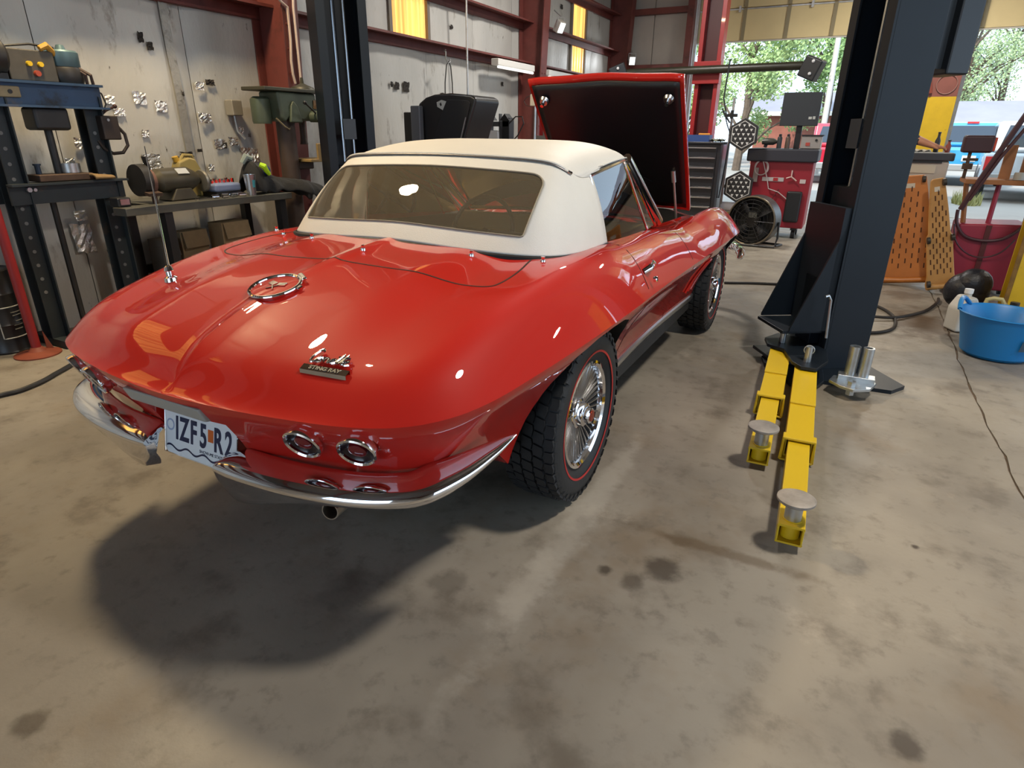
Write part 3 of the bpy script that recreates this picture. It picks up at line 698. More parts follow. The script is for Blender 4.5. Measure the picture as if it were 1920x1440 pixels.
# ------------------------------------------------------------------ glass, frames, cabin
WT, WB = [], []
for a in np.linspace(-1, 1, 17):
    WT.append((a*.565, .985 - .05*abs(a)**2.5, 1.226 - .022*abs(a)**3)); WB.append((a*.60, 1.62 - .17*abs(a)**2.2, .872 + .0*abs(a)))
WIN = part('windshield', MB().grid([[tuple(np.array(WT[i])*(1-t) + np.array(WB[i])*t) for i in range(17)] for t in np.linspace(0, 1, 8)]), CARGLASS, CAR)
part('windshield_frame', MB().tube(WT, .015, 8).tube(WB, .012, 8), CHROME, WIN)
for s in (-1, 1):
    a = Vector((s*.572, .925, 1.205)); b = Vector((s*.612, 1.45, .872))
    part('windshield_pillar', MB().tube([a, a.lerp(b, .5), b], .024, 10, sq=1.25), CHROME, WIN)
    # door window: pane from the roof edge to the belt, vent frame at its front
    r0, r1 = Vector((s*.570, .47, 1.158)), Vector((s*.576, .90, 1.205)); l0, l1 = Vector((s*.648, .52, .862)), Vector((s*.618, 1.36, .862))
    pane = part('door_window', MB().grid([[r0.lerp(r1, t).lerp(l0.lerp(l1, t), q) for t in np.linspace(0, 1, 6)] for q in np.linspace(0, 1, 5)]), CARGLASS, DOORS[0 if s > 0 else 1])
    part('window_frame', MB().tube([r0 + Vector((0,0,.0)), r1, l1], .009, 8).tube([r0, l0], .007, 8), CHROME, DOORS[0 if s > 0 else 1])
    v0, v1 = r0.lerp(r1, .72), l0.lerp(l1, .80)
    part('vent_bar', MB().tube([r0.lerp(r1, .95), v1], .007, 8), CHROME, DOORS[0 if s > 0 else 1])
    pts = [(s*(.655 - .0*t), .50 + t*.95, zt(.66, .50 + t*.95) + .003) for t in np.linspace(0, 1, 14)]
TRIMB = pm('cabin_trim', (.16, .12, .08), .7, var=(9, .3)); SEATM = pm('seat_vinyl_black', (.018, .016, .015), .5, bump=(40, .1))
CAB = part('cabin_floor', MB().bx(-.58, .58, .06, 1.45, .305, .33), TRIMB, CAR)
part('dashboard', MB().prism([(1.22,.60),(1.42,.60),(1.42,.86),(1.30,.875),(1.20,.80)], 'x', -.585, .585), pm('dash_tan', '#a5874f', .6), CAR, bevel=.02)
for s, nm in ((-1, 'driver'), (1, 'passenger')):
    c = s * .29
    st = part('seat', MB().box((c, .72, .47), (.46, .50, .16)), SEATM, CAR, bevel=.05, seg=4)
    part('seat_back', MB().box((c, .44, .70), (.46, .13, .42), (math.radians(-16), 0, 0)), SEATM, st, bevel=.06, seg=4)
part('steering_wheel', MB().torus((0, 0, 0), .19, .012, 'y', 40, 8).tube([(-.18, 0, 0), (0, .03, 0), (.18, 0, 0)], .010, 6).tube([(0, .03, 0), (0, .0, -.18)], .010, 6).cyl((0, .02, 0), (0, .25, 0), .02, 10).xf(TR(-.29, 1.08, .80) @ Matrix.Rotation(math.radians(-20), 4, 'X')), pm('wheel_rim', (.03,.022,.018), .3), CAR)
part('rear_view_mirror', MB().box((0, 1.08, 1.11), (.2, .02, .05)).cyl((0, 1.09, 1.12), (0, 1.06, 1.20), .006, 8), pm('mirror_back', (.3, .3, .3), .3, .8), CAR, bevel=.008)
part('rear_shelf', MB().bx(-.57, .57, .0, .30, .60, .63), TRIMB, CAR)

# ------------------------------------------------------------------ wheels
TIRE_R, TIRE_W = .336, .205
def tire_mesh():
    h = TIRE_W / 2
    prof = [(.205, -h*.62), (.215, -h*.80), (.25, -h*.99), (.285, -h), (.312, -h*.93), (.322, -h*.80), (.325, -h*.5), (.325, h*.5), (.322, h*.80), (.312, h*.93), (.285, h), (.25, h*.99), (.215, h*.80), (.205, h*.62)]
    return MB().lathe(prof, axis='x', n=72)
def tread_mesh():
    mb = MB(); n = 44
    rows = [(-.094, -.066, 0), (-.058, -.026, .5), (-.018, .018, 0), (.026, .058, .5), (.066, .094, 0)]
    for x0, x1, ph in rows:
        for k in range(n):
            w = 2*math.pi/n; a0 = (k + ph) * w + .010; a1 = (k + ph + 1) * w - .014; am = (a0 + a1) / 2
            sk = .012 if abs(x0) < .06 and abs(x1) < .06 else 0
            P = []
            r0 = .318; r1 = TIRE_R - (.006 if abs(x0 + x1) > .14 else 0)
            for r in (r0, r1):
                for (x, a) in ((x0, a0), (x1, a0 + sk*2), ((x1 + .004), am + sk), (x1, a1 + sk*2), (x0, a1), ((x0 + .004), am)):
                    P.append((x, r*math.cos(a), r*math.sin(a)))
            mb.add(P, [(6,7,8,9,10,11), (0,1,7,6), (1,2,8,7), (2,3,9,8), (3,4,10,9), (4,5,11,10), (5,0,6,11)])
    for sgn in (-1, 1):            # shoulder lugs
        for k in range(n):
            w = 2*math.pi/n; a0 = k*w + .03; a1 = (k+1)*w - .035; h = TIRE_W/2
            P = [(sgn*x, r*math.cos(a), r*math.sin(a)) for a in (a0, a1) for x, r in ((.088, .329), (.1005, .318), (.1045, .303), (.088, .31))]
            mb.add(P, [(0,1,2,3), (7,6,5,4), (0,4,5,1), (1,5,6,2), (2,6,7,3), (3,7,4,0)])
    return mb
tire_me = mesh_of(tire_mesh(), 'tire'); tread_me = mesh_of(tread_mesh(), 'tread', False)
RIMBLACK = pm('rim_black', (.006, .006, .007), .75, spec=.2)
rim_me = mesh_of(MB().lathe([(.205,.055),(.212,.078),(.208,.088),(.198,.090),(.188,.082),(.185,.062),(.182,.052)], axis='x', n=64), 'rim_ring')
dish_me = mesh_of(MB().lathe([(.0,.028),(.05,.041),(.12,.053),(.184,.063)], axis='x', n=48), 'wheel_dish')
back_me = mesh_of(MB().lathe([(.0,-.02),(.16,-.02),(.19,-.05),(.205,-.07),(.207,.055)], axis='x', n=48), 'wheel_barrel')
fin = MB(); fin.add([(x, w, r) for r, x, dw in ((.055,.050,.0014),(.12,.060,.0023),(.184,.070,.0034)) for w, x in ((-dw*1.2, x-.007), (-dw*.7, x), (dw*.7, x), (dw*1.2, x-.007))], [(0,1,5,4),(1,2,6,5),(2,3,7,6),(4,5,9,8),(5,6,10,9),(6,7,11,10)])
fin_me = mesh_of(fin, 'fin', False)
hub_me = mesh_of(MB().lathe([(.062,.030),(.064,.045),(.058,.060),(.050,.064),(.046,.082),(.040,.086),(.032,.086),(.030,.104),(.026,.108),(0,.108)], axis='x', n=36), 'hub')
stripe_me = mesh_of(MB().lathe([(.2425,.1005),(.2425,.1022),(.2505,.1030),(.2505,.1010)], axis='x', n=72), 'red_stripe')
spin_me = mesh_of(MB().torus((.108,0,0), .026, .004, 'x', 24, 6), 'hub_ring')
STRIPE = pm('tire_red_stripe', (.42, .02, .018), .5); CAPRED = pm('hub_emblem_red', (.35,.04,.02), .2, .6)
cap_me = mesh_of(MB().lathe([(.022,.108),(.021,.111),(0,.112)], axis='x', n=24), 'hub_emblem')
tire_me.materials.append(RUBBER); tread_me.materials.append(RUBBER); fin_me.materials.append(DULLCHROME)
def wheel(sx, y, vis, rot):
    x = sx * (.703 if y == 0 else .693)
    w = part('wheel', back_me.copy(), RIMBLACK, None); w.parent = CAR; w.matrix_basis = TR(x, y - 1.15, TIRE_R - .001) @ (Matrix() if sx > 0 else rz(math.pi)) @ Matrix.Rotation(rot, 4, 'X')
    ORI[w.name] = Vector((0,0,0))
    def sub(nm, me, m, kind=None):
        if not me.materials: me.materials.append(m)
        o = bpy.data.objects.new(nm, me); COL.objects.link(o); o.parent = w
        if kind: o['kind'] = kind
        return o
    sub('tire', tire_me, RUBBER); sub('tread', tread_me, RUBBER, 'stuff'); sub('red_stripe', stripe_me, STRIPE)
    sub('rim_ring', rim_me, CHROME); sub('wheel_dish', dish_me, RIMBLACK); sub('hub', hub_me, CHROME); sub('hub_emblem', cap_me, CAPRED)
    n = 40 if vis else 12
    for k in range(n):
        o = sub('fin', fin_me, DULLCHROME); o.matrix_basis = Matrix.Rotation(2*math.pi*k/n, 4, 'X')
wheel(1, 0, True, .3); wheel(1, 2.489, True, .8); wheel(-1, 0, False, .1); wheel(-1, 2.489, False, .5)

# ------------------------------------------------------------------ bumpers, lamps, plate, badges
def rear_bumper(s):
    path = catmull([(.10,-1.090,.482),(.145,-1.095,.482),(.25,-1.097,.482),(.40,-1.085,.482),(.55,-1.052,.482),(.66,-1.006,.484),(.735,-.945,.488),(.785,-.84,.503),(.815,-.74,.528),(.834,-.66,.556),(.842,-.6,.57)], 10)
    n = len(path); P = []
    for i, p in enumerate(path):
        q = i / (n-1); t = path[min(i+1, n-1)] - path[max(i-1, 0)]; nn = np.array([t[1], -t[0]]); nn /= np.linalg.norm(nn)
        k = min(1, (1-q)/.30) ** .75 * (1 if q > .06 else .5 + .5*math.sqrt(q/.06)); k = max(k, .05)
        lobe = math.exp(-((q - .08)/.16)**2)
        prof = [(-.105,.020),(-.092,.029),(-.068,.029),(-.044,.025),(-.022,.019),(-.008,.011),(-.001,.003),(.001,-.006),(-.001,-.016),(-.007,-.024),(-.013 + .004*lobe,-.028 - .034*lobe),(-.024 + .004*lobe,-.030 - .066*lobe),(-.06 - .0*lobe,-.030 - .080*lobe)]
        P.append([(s*(p[0] + nn[0]*a*k), p[1] + nn[1]*a*k, p[2] + b*k) for a, b in prof])
    mb = MB().grid(P); mb.add(P[0], [tuple(range(len(P[0])))]); return mb
for s in (1, -1):
    part('rear_bumper', rear_bumper(s), CHROME, CAR, angle=60)
    fb = catmull([(.86,2.86,.44),(.86,2.9,.45),(.85,3.05,.46),(.79,3.24,.46),(.66,3.38,.46),(.45,3.45,.46),(.3,3.46,.46)], 8)
    part('front_bumper', MB().tube([(s*p[0], p[1], p[2]) for p in fb], [.004 + .034*min(1, i/8) for i in range(len(fb))], 10, sq=1.3), CHROME, CAR)
LENS = pm('lamp_lens_red', (.14, .005, .010), .15, coat=.3); LENSD = pm('lamp_lens_dark', (.010, .002, .008), .2, coat=.3)
for s in (1, -1):
    for x in (.428, .572):
        p = Vector(rear_pt(x, .606)); p.x *= s
        nrm = Vector((s*.20 * (1 if x < .5 else 1.5), -1, -.50)).normalized(); p += nrm * .008; M = TR(*p) @ nrm.to_track_quat('Z', 'Y').to_matrix().to_4x4()
        tl = part('tail_lamp', MB().lathe([(.047,-.012),(.052,.004),(.051,.012),(.047,.015),(.043,.011),(.042,.004)], n=36).xf(M), CHROME, CAR)
        part('lamp_lens', MB().lathe([(.0435,.006),(.038,.001),(.027,-.006),(.0235,-.006)], n=32).xf(M), LENSD, tl)
        part('lamp_center', MB().lathe([(.025,-.006),(.023,.006),(.016,.010),(0,.012)], n=24).xf(M), LENS, tl)
pl_c = Vector((0, -1.016, .504)); PM = TR(*pl_c) @ Matrix.Rotation(math.radians(90-12), 4, 'X')
PLATE = part('license_plate', MB().prism([(-.152+.012*(1-math.cos(a)) if False else x, y) for x, y, a in [(-.140,-.076,0),(.140,-.076,0),(.152,-.064,0),(.152,.064,0),(.140,.076,0),(-.140,.076,0),(-.152,.064,0),(-.152,-.064,0)]], 'z', -.0015, .0015).xf(PM), pm('plate_white', '#dfe3e6', .35), CAR)
NAVY = pm('plate_navy', (.012, .018, .06), .4)
for ch, x in (('1', -.098), ('Z', -.066), ('F', -.026), ('5', .016), ('R', .078), ('2', .121)):
    part('plate_character', text_mesh(ch, .098, PM @ TR(x, .002, .0022), .0006, .0025, sx=.62), NAVY, PLATE)
part('registration_sticker', MB().box((.047, .012, .002), (.022, .036, .001)).xf(PM), pm('sticker_orange', '#c9601c', .5), PLATE)
part('plate_wave', MB().grid([[(x, -.060 + .006*math.sin(x*85) + d, .002) for x in np.linspace(-.145, .145, 60)] for d in (0, .006)]).xf(PM), NAVY, PLATE)
part('plate_legend', text_mesh('SHOW-ME STATE', .013, PM @ TR(.05, -.043, .002), .0003), NAVY, PLATE)
part('plate_crest', MB().lathe([(.018,.0018),(.018,.0022),(.013,.0022),(.013,.0018)], (-.128,.01,0), n=20).xf(PM), pm('plate_pale_blue', '#9aa7c4', .5), PLATE)
part('plate_frame', MB().tube([PM @ Vector(p) for p in ((-.154,-.078,.0),(.154,-.078,0),(.154,.078,0),(-.154,.078,0))], .003, 6, closed=True), CHROME, PLATE)
part('plate_lamp', MB().prism([(-1.076,.604),(-1.05,.598),(-1.06,.648),(-1.095,.648)], 'x', -.19, .13), pm('frosted_lamp', '#9d9a92', .35), CAR, bevel=.006)
# exhaust tips
for s in (1, -1): part('exhaust_tip', MB().lathe([(.020,-.16),(.024,-.15),(.024,0),(.021,0),(.020,-.14)], n=24).xf(TR(s*.47,-1.01,.40) @ Euler((math.radians(84), 0, math.radians(s*12))).to_matrix().to_4x4()), pm('exhaust_metal', (.33,.29,.24), .35, .9), CAR)
# fuel cap with crossed flags
gx, gy = 0, -.676; gz = zt(.09, gy) + .006; gn = Vector((0, (zt(.1, gy-.05) - zt(.1, gy+.05))/.1, 1)).normalized(); GM = TR(gx, gy, gz) @ gn.to_track_quat('Z', 'Y').to_matrix().to_4x4() @ Matrix.Scale(.72, 4)
part('fuel_door', MB().lathe([(.110,-.012),(.110,.004),(.098,.007),(0,.010)], n=48).xf(GM), RED, CAR)
gc = part('fuel_cap_ring', MB().torus((0, 0, .008), .108, .0085, n=56, m=10).xf(GM), CHROME, CAR)
part('cap_hinge', MB().box((.06, .105, .012), (.075, .022, .012), (0, 0, math.radians(-30))).xf(GM), CHROME, gc, bevel=.004)
part('cap_catch', MB().box((.118, .02, .008), (.022, .03, .008)).xf(GM), CHROME, gc, bevel=.003)
for a, m in ((0, 1), (1, -1)):
    part('cap_flag', MB().box((m*.026, .016, .012), (.040, .026, .004), (0, 0, m*.25)).tube([(m*.044, .03, .012), (-m*.02, -.035, .012)], .003, 6).xf(GM), CHROME, gc)
# script badge, written as chrome strokes on a bar
bx_, by_ = .425, -.925
def deck(x, y, h): return Vector((x, y, zt(x, y) + h))
bar = MB(); P0, P1 = deck(.372, -.948, .004), deck(.494, -.926, .004)
strokes = [
 [(.12,.80),(.07,.98),(.0,.70),(-.02,.35),(.03,.12),(.10,.20)],
 [(.10,.20),(.14,.42),(.20,.46),(.22,.26),(.16,.18),(.13,.34),(.24,.42)],
 [(.24,.42),(.28,.46),(.29,.20)],[(.29,.30),(.33,.46),(.37,.44)],
 [(.37,.44),(.40,.20),(.47,.47)],[(.47,.30),(.54,.40),(.51,.48),(.47,.34),(.50,.20),(.57,.26)],
 [(.57,.26),(.63,.85),(.61,.30),(.66,.20)],[(.66,.24),(.72,.85),(.70,.30),(.75,.20)],[(.55,.62),(.82,.64)],
 [(.76,.30),(.83,.40),(.80,.48),(.76,.34),(.79,.20),(.90,.26)]]
bt = P1 - P0; fwdv = (deck(bx_, by_ + .05, .004) - deck(bx_, by_, .004)).normalized()
BAD = part('script_badge', MB().grid([[P0 + bt*t + fwdv*d + Vector((0, 0, h)) for t in np.linspace(-.03, 1.03, 8)] for d, h in ((-.009,-.006), (-.009,.005), (.009,.007), (.009,-.006))]), CHROME, CAR)
for st in strokes:
    pts = catmull([(*st[0], 0)] + [(*p, 0) for p in st] + [(*st[-1], 0)], 5)
    W = [P0 + bt*(.05 + p[0]*.98) + fwdv*(.010 + p[1]*.058) + Vector((0, 0, .009)) for p in pts]
    part('script_stroke', MB().tube(W, .0034, 6), CHROME, BAD)
bn = bt.normalized(); up_ = bn.cross(fwdv).normalized(); up_ = up_ if up_.z > 0 else -up_
LM = Matrix((bn, up_.cross(bn), up_)).transposed().to_4x4(); LM.translation = P0 + bt*.5 + Vector((0, 0, .0068))
part('badge_lettering', text_mesh('STING RAY', .017, LM, .0006, .0006, 1.05), BLACK, BAD)
# aerial, snap studs, door handle, flank louvres, sill moulding
ab = deck(-.528, -.663, 0); tipa = ab + Vector((-.20, .13, .43))
AN = part('aerial', MB().tube([ab + Vector((0,0,.03)), tipa], [.0032, .0018], 6), CHROME, CAR)
part('aerial_mount', MB().lathe([(.024,-.006),(.022,.008),(.013,.014),(.013,.030),(.016,.032),(.012,.046),(.006,.05)], n=18).xf(TR(*ab) @ Matrix.Rotation(-.12, 4, 'Y')), CHROME, AN)
for x, y in ((-.70,-.02),(-.60,-.075),(-.33,-.18),(.02,-.287),(.386,-.15),(.62,-.06)):
    p = deck(x, y, 0); part('snap_stud', MB().lathe([(.010,-.002),(.009,.006),(.005,.008),(.006,.014),(.008,.017),(0,.019)], (0,0,0), n=12).xf(TR(*p)), CHROME, CAR)
for s in (1, -1):
    dr = DOORS[0 if s > 0 else 1]; x = .80
    hz = zt(.79, .60)
    part('door_handle', MB().tube([(s*.812, .545, hz-.015), (s*.828, .57, hz), (s*.825, .64, hz+.004), (s*.80, .69, hz+.002)], [.012,.014,.011,.008], 10).lathe([(.014,0),(.016,.012),(.010,.018),(0,.019)], (0,0,0), n=14).xf(Matrix(), 0), CHROME, dr) if False else \
    part('door_handle', MB().tube([(s*.806, .545, hz-.018), (s*.826, .57, hz-.004), (s*.822, .64, hz+.002), (s*.80, .69, hz+.002)], [.012,.014,.011,.008], 10), CHROME, dr)
    q = side_pt(.575, .755); part('lock_button', MB().lathe([(.013,0),(.013,.012),(.009,.016),(0,.017)], n=14).xf(TR(s*.846, .575, .745) @ Matrix.Rotation(s*math.radians(80), 4, 'Y')), CHROME, dr)
    for k in range(3):
        ya, yb = 1.80 + k*.062, 1.875 + k*.055
        pa, pb = side_pt(ya, .41), side_pt(yb, .60)
        M0 = [((s*(pa[0]*(1-t)+pb[0]*t), ya*(1-t)+yb*t, .41*(1-t)+.60*t), (s, 0, -.5)) for t in np.linspace(0, 1, 6)]
        M0 = [((s*side_pt(p[1], p[2])[0], p[1], p[2]), n) for p, n in M0]
        lv = part('flank_louvre', ribbon(M0, .024, .001), BLACK, BODY)
        part('louvre_blade', MB().tube([Vector(p) + Vector((s*.006, -.012, 0)) for p, n in M0], .007, 6), RED, BODY)
    sp = [side_pt(y, .315) for y in np.linspace(.40, 2.09, 12)]
    part('sill_moulding', MB().grid([[(s*(p[0] + a), p[1], p[2] + b) for p in sp] for a, b in ((-.01,.030),(.010,.028),(.016,.018),(.014,-.006),(.004,-.022),(-.02,-.026))]), DULLCHROME, CAR)
    part('sill_pan', MB().bx(min(s*.55, s*.70), max(s*.55, s*.70), .40, 2.09, .235, .30), UNDER, CAR)
part('chassis', MB().bx(-.5, .5, -.60, 3.0, .22, .32).bx(-.46, .46, -.06, .06, .30, .40).bx(-.46, .46, 2.43, 2.55, .26, .36), UNDER, CAR)
# ================================================================== lifts
LIFTBLK = pm('lift_black', (.007, .011, .017), .42, spec=.28, var=(3, .1)); LIFTYEL = pm('arm_yellow', '#d8b418', .42, dirt=('#8a7014', 8, .68, .75))
PADG = pm('pad_grey', (.30, .27, .24), .6, .3, var=(18, .25))
def lift_post(label, loc, rot, m, gusset=True):
    """post in local frame: front face looks along -y, channel opens towards -x"""
    t = thing('lift_post', label, 'lift post', loc, rot, local=True)
    H = 3.9; w, d = .26, .36
    part('back_web', MB().bx(w-.012, w, 0, d, .02, H), m, t)
    part('front_side', MB().bx(0, w, -.012, 0, .02, H), m, t, bevel=.004)
    part('rear_side', MB().bx(0, w, d, d+.012, .02, H), m, t)
    part('front_lip', MB().bx(-.012, .0, -.012, .055, .02, H), m, t)
    part('rear_lip', MB().bx(-.012, .0, d-.055, d+.012, .02, H), m, t)
    part('carriage', MB().bx(.03, .17, .07, d-.07, .12, 1.05).bx(-.05, .03, .10, d-.10, .12, .55), m, t, bevel=.006)
    part('lift_rod', MB().cyl((.09, d*.38, 1.05), (.09, d*.38, H), .012, 8).cyl((.09, d*.62, 1.05), (.09, d*.62, H), .012, 8), pm('rod_steel', (.35,.38,.42), .25, .9), t)
    part('slide_plate', MB().bx(.02, .028, .13, d-.13, 1.25, 1.40), pm('plate_blue_grey', '#2c3540', .5), t)
    part('base_plate', MB().prism([(-.12,-.18),(.20,-.36),(.32,-.30),(.32,.40),(-.12,.40)], 'z', 0, .022), m, t)
    part('arm_yoke', MB().bx(-.27, .02, .02, d-.02, .235, .255).bx(-.27, .02, .02, d-.02, .04, .06), m, t, bevel=.004)
    if gusset: part('yoke_gusset', MB().add([(x, y, z) for x in (-.24, -.02) for y in (-.0, .012) for z in (.255, .85 if x > -.1 else .27)], [(0,1,3,2),(4,6,7,5),(0,2,6,4),(1,5,7,3),(0,4,5,1),(2,3,7,6)]).add([(x, y, z) for x in (-.24, -.02) for y in (d-.012, d) for z in (.255, .85 if x > -.1 else .27)], [(0,1,3,2),(4,6,7,5),(0,2,6,4),(1,5,7,3),(0,4,5,1),(2,3,7,6)]).bx(-.05, -.01, 0, d, .255, .95), m, t)
    return t
def lift_arm(post, piv, tip, z=.125, w=.11):
    """a telescopic arm, a part of its lift post, with its tubes and pad as sub-parts"""
    piv, tip = Vector(piv), Vector(tip); d = tip - piv; L = d.length; a = math.atan2(d.y, d.x); M = TR(piv.x, piv.y, 0) @ rz(a)
    ML = (TR(*post.location) @ rz(post.rotation_euler.z)).inverted() @ M
    def tube_sec(x0, x1, ww, hh, zc, th=.008):
        return MB().bx(x0, x1, -ww/2, ww/2, zc+hh/2-th, zc+hh/2).bx(x0, x1, -ww/2, ww/2, zc-hh/2, zc-hh/2+th).bx(x0, x1, -ww/2, -ww/2+th, zc-hh/2+th, zc+hh/2-th).bx(x0, x1, ww/2-th, ww/2, zc-hh/2+th, zc+hh/2-th)
    t = part('lift_arm', tube_sec(.0, L*.60, w, .095, z-.06).xf(ML), LIFTYEL, post, bevel=.002)
    def sub(n, mb, m, **k): return part(n, mb.xf(ML), m, t, **k)
    sub('top_plate', MB().bx(-.05, L*.36, -w/2-.002, w/2+.002, z-.013, z-.003), LIFTYEL, bevel=.003)
    sub('collar', tube_sec(L*.585, L*.62, w+.022, .112, z-.06, .010), LIFTYEL, bevel=.004)
    sub('inner_tube', tube_sec(L*.45, L+.05, w-.025, .075, z-.06, .007), LIFTYEL, bevel=.002)
    sub('tip_boss', MB().cyl((L, 0, z-.088), (L, 0, z-.02), .032, 18), LIFTYEL)
    sub('pad_screw', MB().cyl((L, 0, z-.02), (L, 0, z+.045), .028, 20), ZINC)
    sub('pad', MB().lathe([(0,.0),(.055,.0),(.062,.006),(.062,.014),(.055,.018),(0,.016)], (L, 0, z+.045), n=32), PADG)
    sub('arm_pin', MB().cyl((0, 0, .03), (0, 0, z+.11), .019, 14), ZINC)
    sub('pin_ring', MB().torus((-.0, 0, 0), .026, .003, 'x', 20, 6).xf(TR(0, 0, z+.09)), ZINC)
LP = lift_post('black two-post lift column with two yellow arms beside the red car', (1.552, 1.93, 0), math.radians(33), LIFTBLK)
_yk = (TR(*LP.location) @ rz(LP.rotation_euler.z)).inverted(); YK = [(1.21,1.98),(1.24,1.86),(1.34,1.80),(1.40,1.60),(1.45,1.53),(1.53,1.53),(1.58,1.70),(1.56,1.95),(1.40,2.16),(1.27,2.12)]
for z in (.128, .006): part('yoke_plate', MB().prism(YK, 'z', z, z + .02).xf(_yk), LIFTBLK, LP, bevel=.003)
lift_arm(LP, (1.315, 1.93), (1.375, .56)); lift_arm(LP, (1.475, 1.63), (1.545, .03))
ng = thing('lift_adapter', 'zinc plated lift adapter block standing on the black base plate', 'adapter', (1.72, 1.63, .022))
for dx in (0, .065): part('adapter_tube', MB().lathe([(.026,.08),(.028,.08),(.028,.24),(.019,.24),(.018,.10)], (1.695+dx, 1.67, .022), n=22), ZINC, ng)
part('adapter_plate', MB().prism([(1.60,1.60),(1.66,1.53),(1.72,1.50),(1.80,1.55),(1.83,1.66),(1.82,1.70),(1.62,1.69)], 'z', .058, .075).bx(1.64, 1.82, 1.63, 1.70, .05, .102), ZINC, ng, bevel=.003)
part('adapter_bolt', MB().cyl((1.71, 1.56, .023), (1.71, 1.56, .10), .022, 6), ZINC, ng)
single('locking_bar', MB().tube([(1.545, 1.79, .25), (1.53, 1.82, .46), (1.515, 1.80, .49), (1.50, 1.79, .485)], .007, 8), ZINC, 'bent steel locking bar leaning on the black lift yoke', 'bar')
lift_post('black two-post lift column between the white soft top and the green drill press', (-2.01, 2.26, 0), math.radians(180-33), LIFTBLK)
pb = thing('power_unit', 'dark grey hydraulic power unit box bolted high on the black lift column', 'power unit', (1.85, 2.42, 1.62))
part('housing', MB().box((1.845, 2.42, 2.05), (.13, .2, .86), (0, 0, math.radians(33))), pm('unit_grey', '#14181e', .4), pb, bevel=.01)
part('side_plate', MB().box((1.81, 2.34, 2.05), (.12, .012, .80), (0, 0, math.radians(33))), pm('unit_plate', '#1c232b', .4), pb)
# far red lift post with the alignment camera beam
REDST = pm('machine_red', '#9c1a1e', .42, coat=.2, var=(4, .08)); DKRED = pm('machine_red_dark', '#4a1416', .5)
rp = thing('red_lift_post', 'tall red steel lift post carrying the long camera beam', 'lift post', (-.69, 8.5, 0))
part('web', MB().bx(-.80, -.58, 8.56, 8.58, 0, 4.3), DKRED, rp)
for x in (-.86, -.58): part('flange', MB().bx(x, x+.06, 8.38, 8.62, 0, 4.3), REDST, rp, bevel=.004)
part('base_plate', MB().bx(-.95, -.42, 8.25, 8.75, 0, .02), REDST, rp); part('beam_clamp', MB().bx(-.885, -.495, 8.30, 8.40, 2.0, 2.30), REDST, rp, bevel=.006)
bm_ = thing('camera_beam', 'long dark camera beam with square end housings across the red post', 'sensor beam', (-.6, 8.22, 2.0))
part('tube', MB().cyl((-1.9, 8.22, 2.17), (.62, 8.22, 2.19), .055, 18), pm('beam_olive', '#2e2c20', .4, var=(6, .2)), bm_)
for x, s in ((-2.0, -1), (.74, 1)):
    h = part('end_housing', MB().box((x, 8.2, 2.15), (.25, .17, .27), (0, math.radians(s*22), math.radians(-s*18))), pm('housing_black', (.02,.022,.025), .4), bm_, bevel=.02)
    for dz in (-.07, .08): part('housing_bolt', MB().sphere((x + .0*s + dz*.15, 8.10, 2.15 + dz), .022, 10, 6), pm('bolt_white', (.8,.8,.8), .4), h)
# ================================================================== far group: chest, console, fan
tc_ = thing('tool_chest', 'black tool chest with bright drawer pulls behind the raised hood', 'tool chest', (-.35, 7.1, 0))
CHB = pm('chest_black', (.018, .020, .026), .35, coat=.2)
part('carcass', MB().bx(-.62, -.08, 6.87, 7.35, .10, 1.19), CHB, tc_, bevel=.008); part('lid_tray', MB().bx(-.64, -.06, 6.84, 7.37, 1.19, 1.215), CHB, tc_, bevel=.004)
for k in range(8):
    z = .16 + k*.125; d = part('drawer', MB().bx(-.60, -.13, 6.855, 6.87, z, z+.118), CHB, tc_, bevel=.003)
    part('drawer_pull', MB().bx(-.60, -.14, 6.838, 6.858, z+.100, z+.114), DULLCHROME, d)
for x in (-.55, -.15):
    for y in (6.95, 7.28): part('caster', MB().cyl((x-.02, y, .05), (x+.02, y, .05), .05, 16).bx(x-.03, x+.03, y-.03, y+.03, .09, .11), BLACK, tc_)
bb = thing('parts_tray', 'small blue parts tray with an orange packet on the black tool chest', 'tray', (-.40, 7.05, 1.215))
part('tray', MB().bx(-.56, -.26, 6.92, 7.15, 1.217, 1.225).bx(-.56, -.545, 6.92, 7.15, 1.225, 1.30).bx(-.275, -.26, 6.92, 7.15, 1.225, 1.30).bx(-.545, -.275, 6.92, 6.935, 1.225, 1.30).bx(-.545, -.275, 7.135, 7.15, 1.225, 1.30), pm('tray_blue', '#2f4c86', .5), bb)
part('packet', MB().box((-.35, 7.03, 1.27), (.14, .12, .10), (0, 0, .3)), pm('packet_orange', '#d28a2a', .6), bb, bevel=.01)
single('shop_rag', MB().grid([[(-.25 + .16*i/8, 6.95 + .22*j/8, 1.217 + .02 + .018*math.sin(i*1.3)*math.cos(j*1.1)) for j in range(9)] for i in range(9)]), pm('rag_grey', '#6d6f62', .9), 'crumpled grey shop rag on the black tool chest', 'rag', solid=.01)
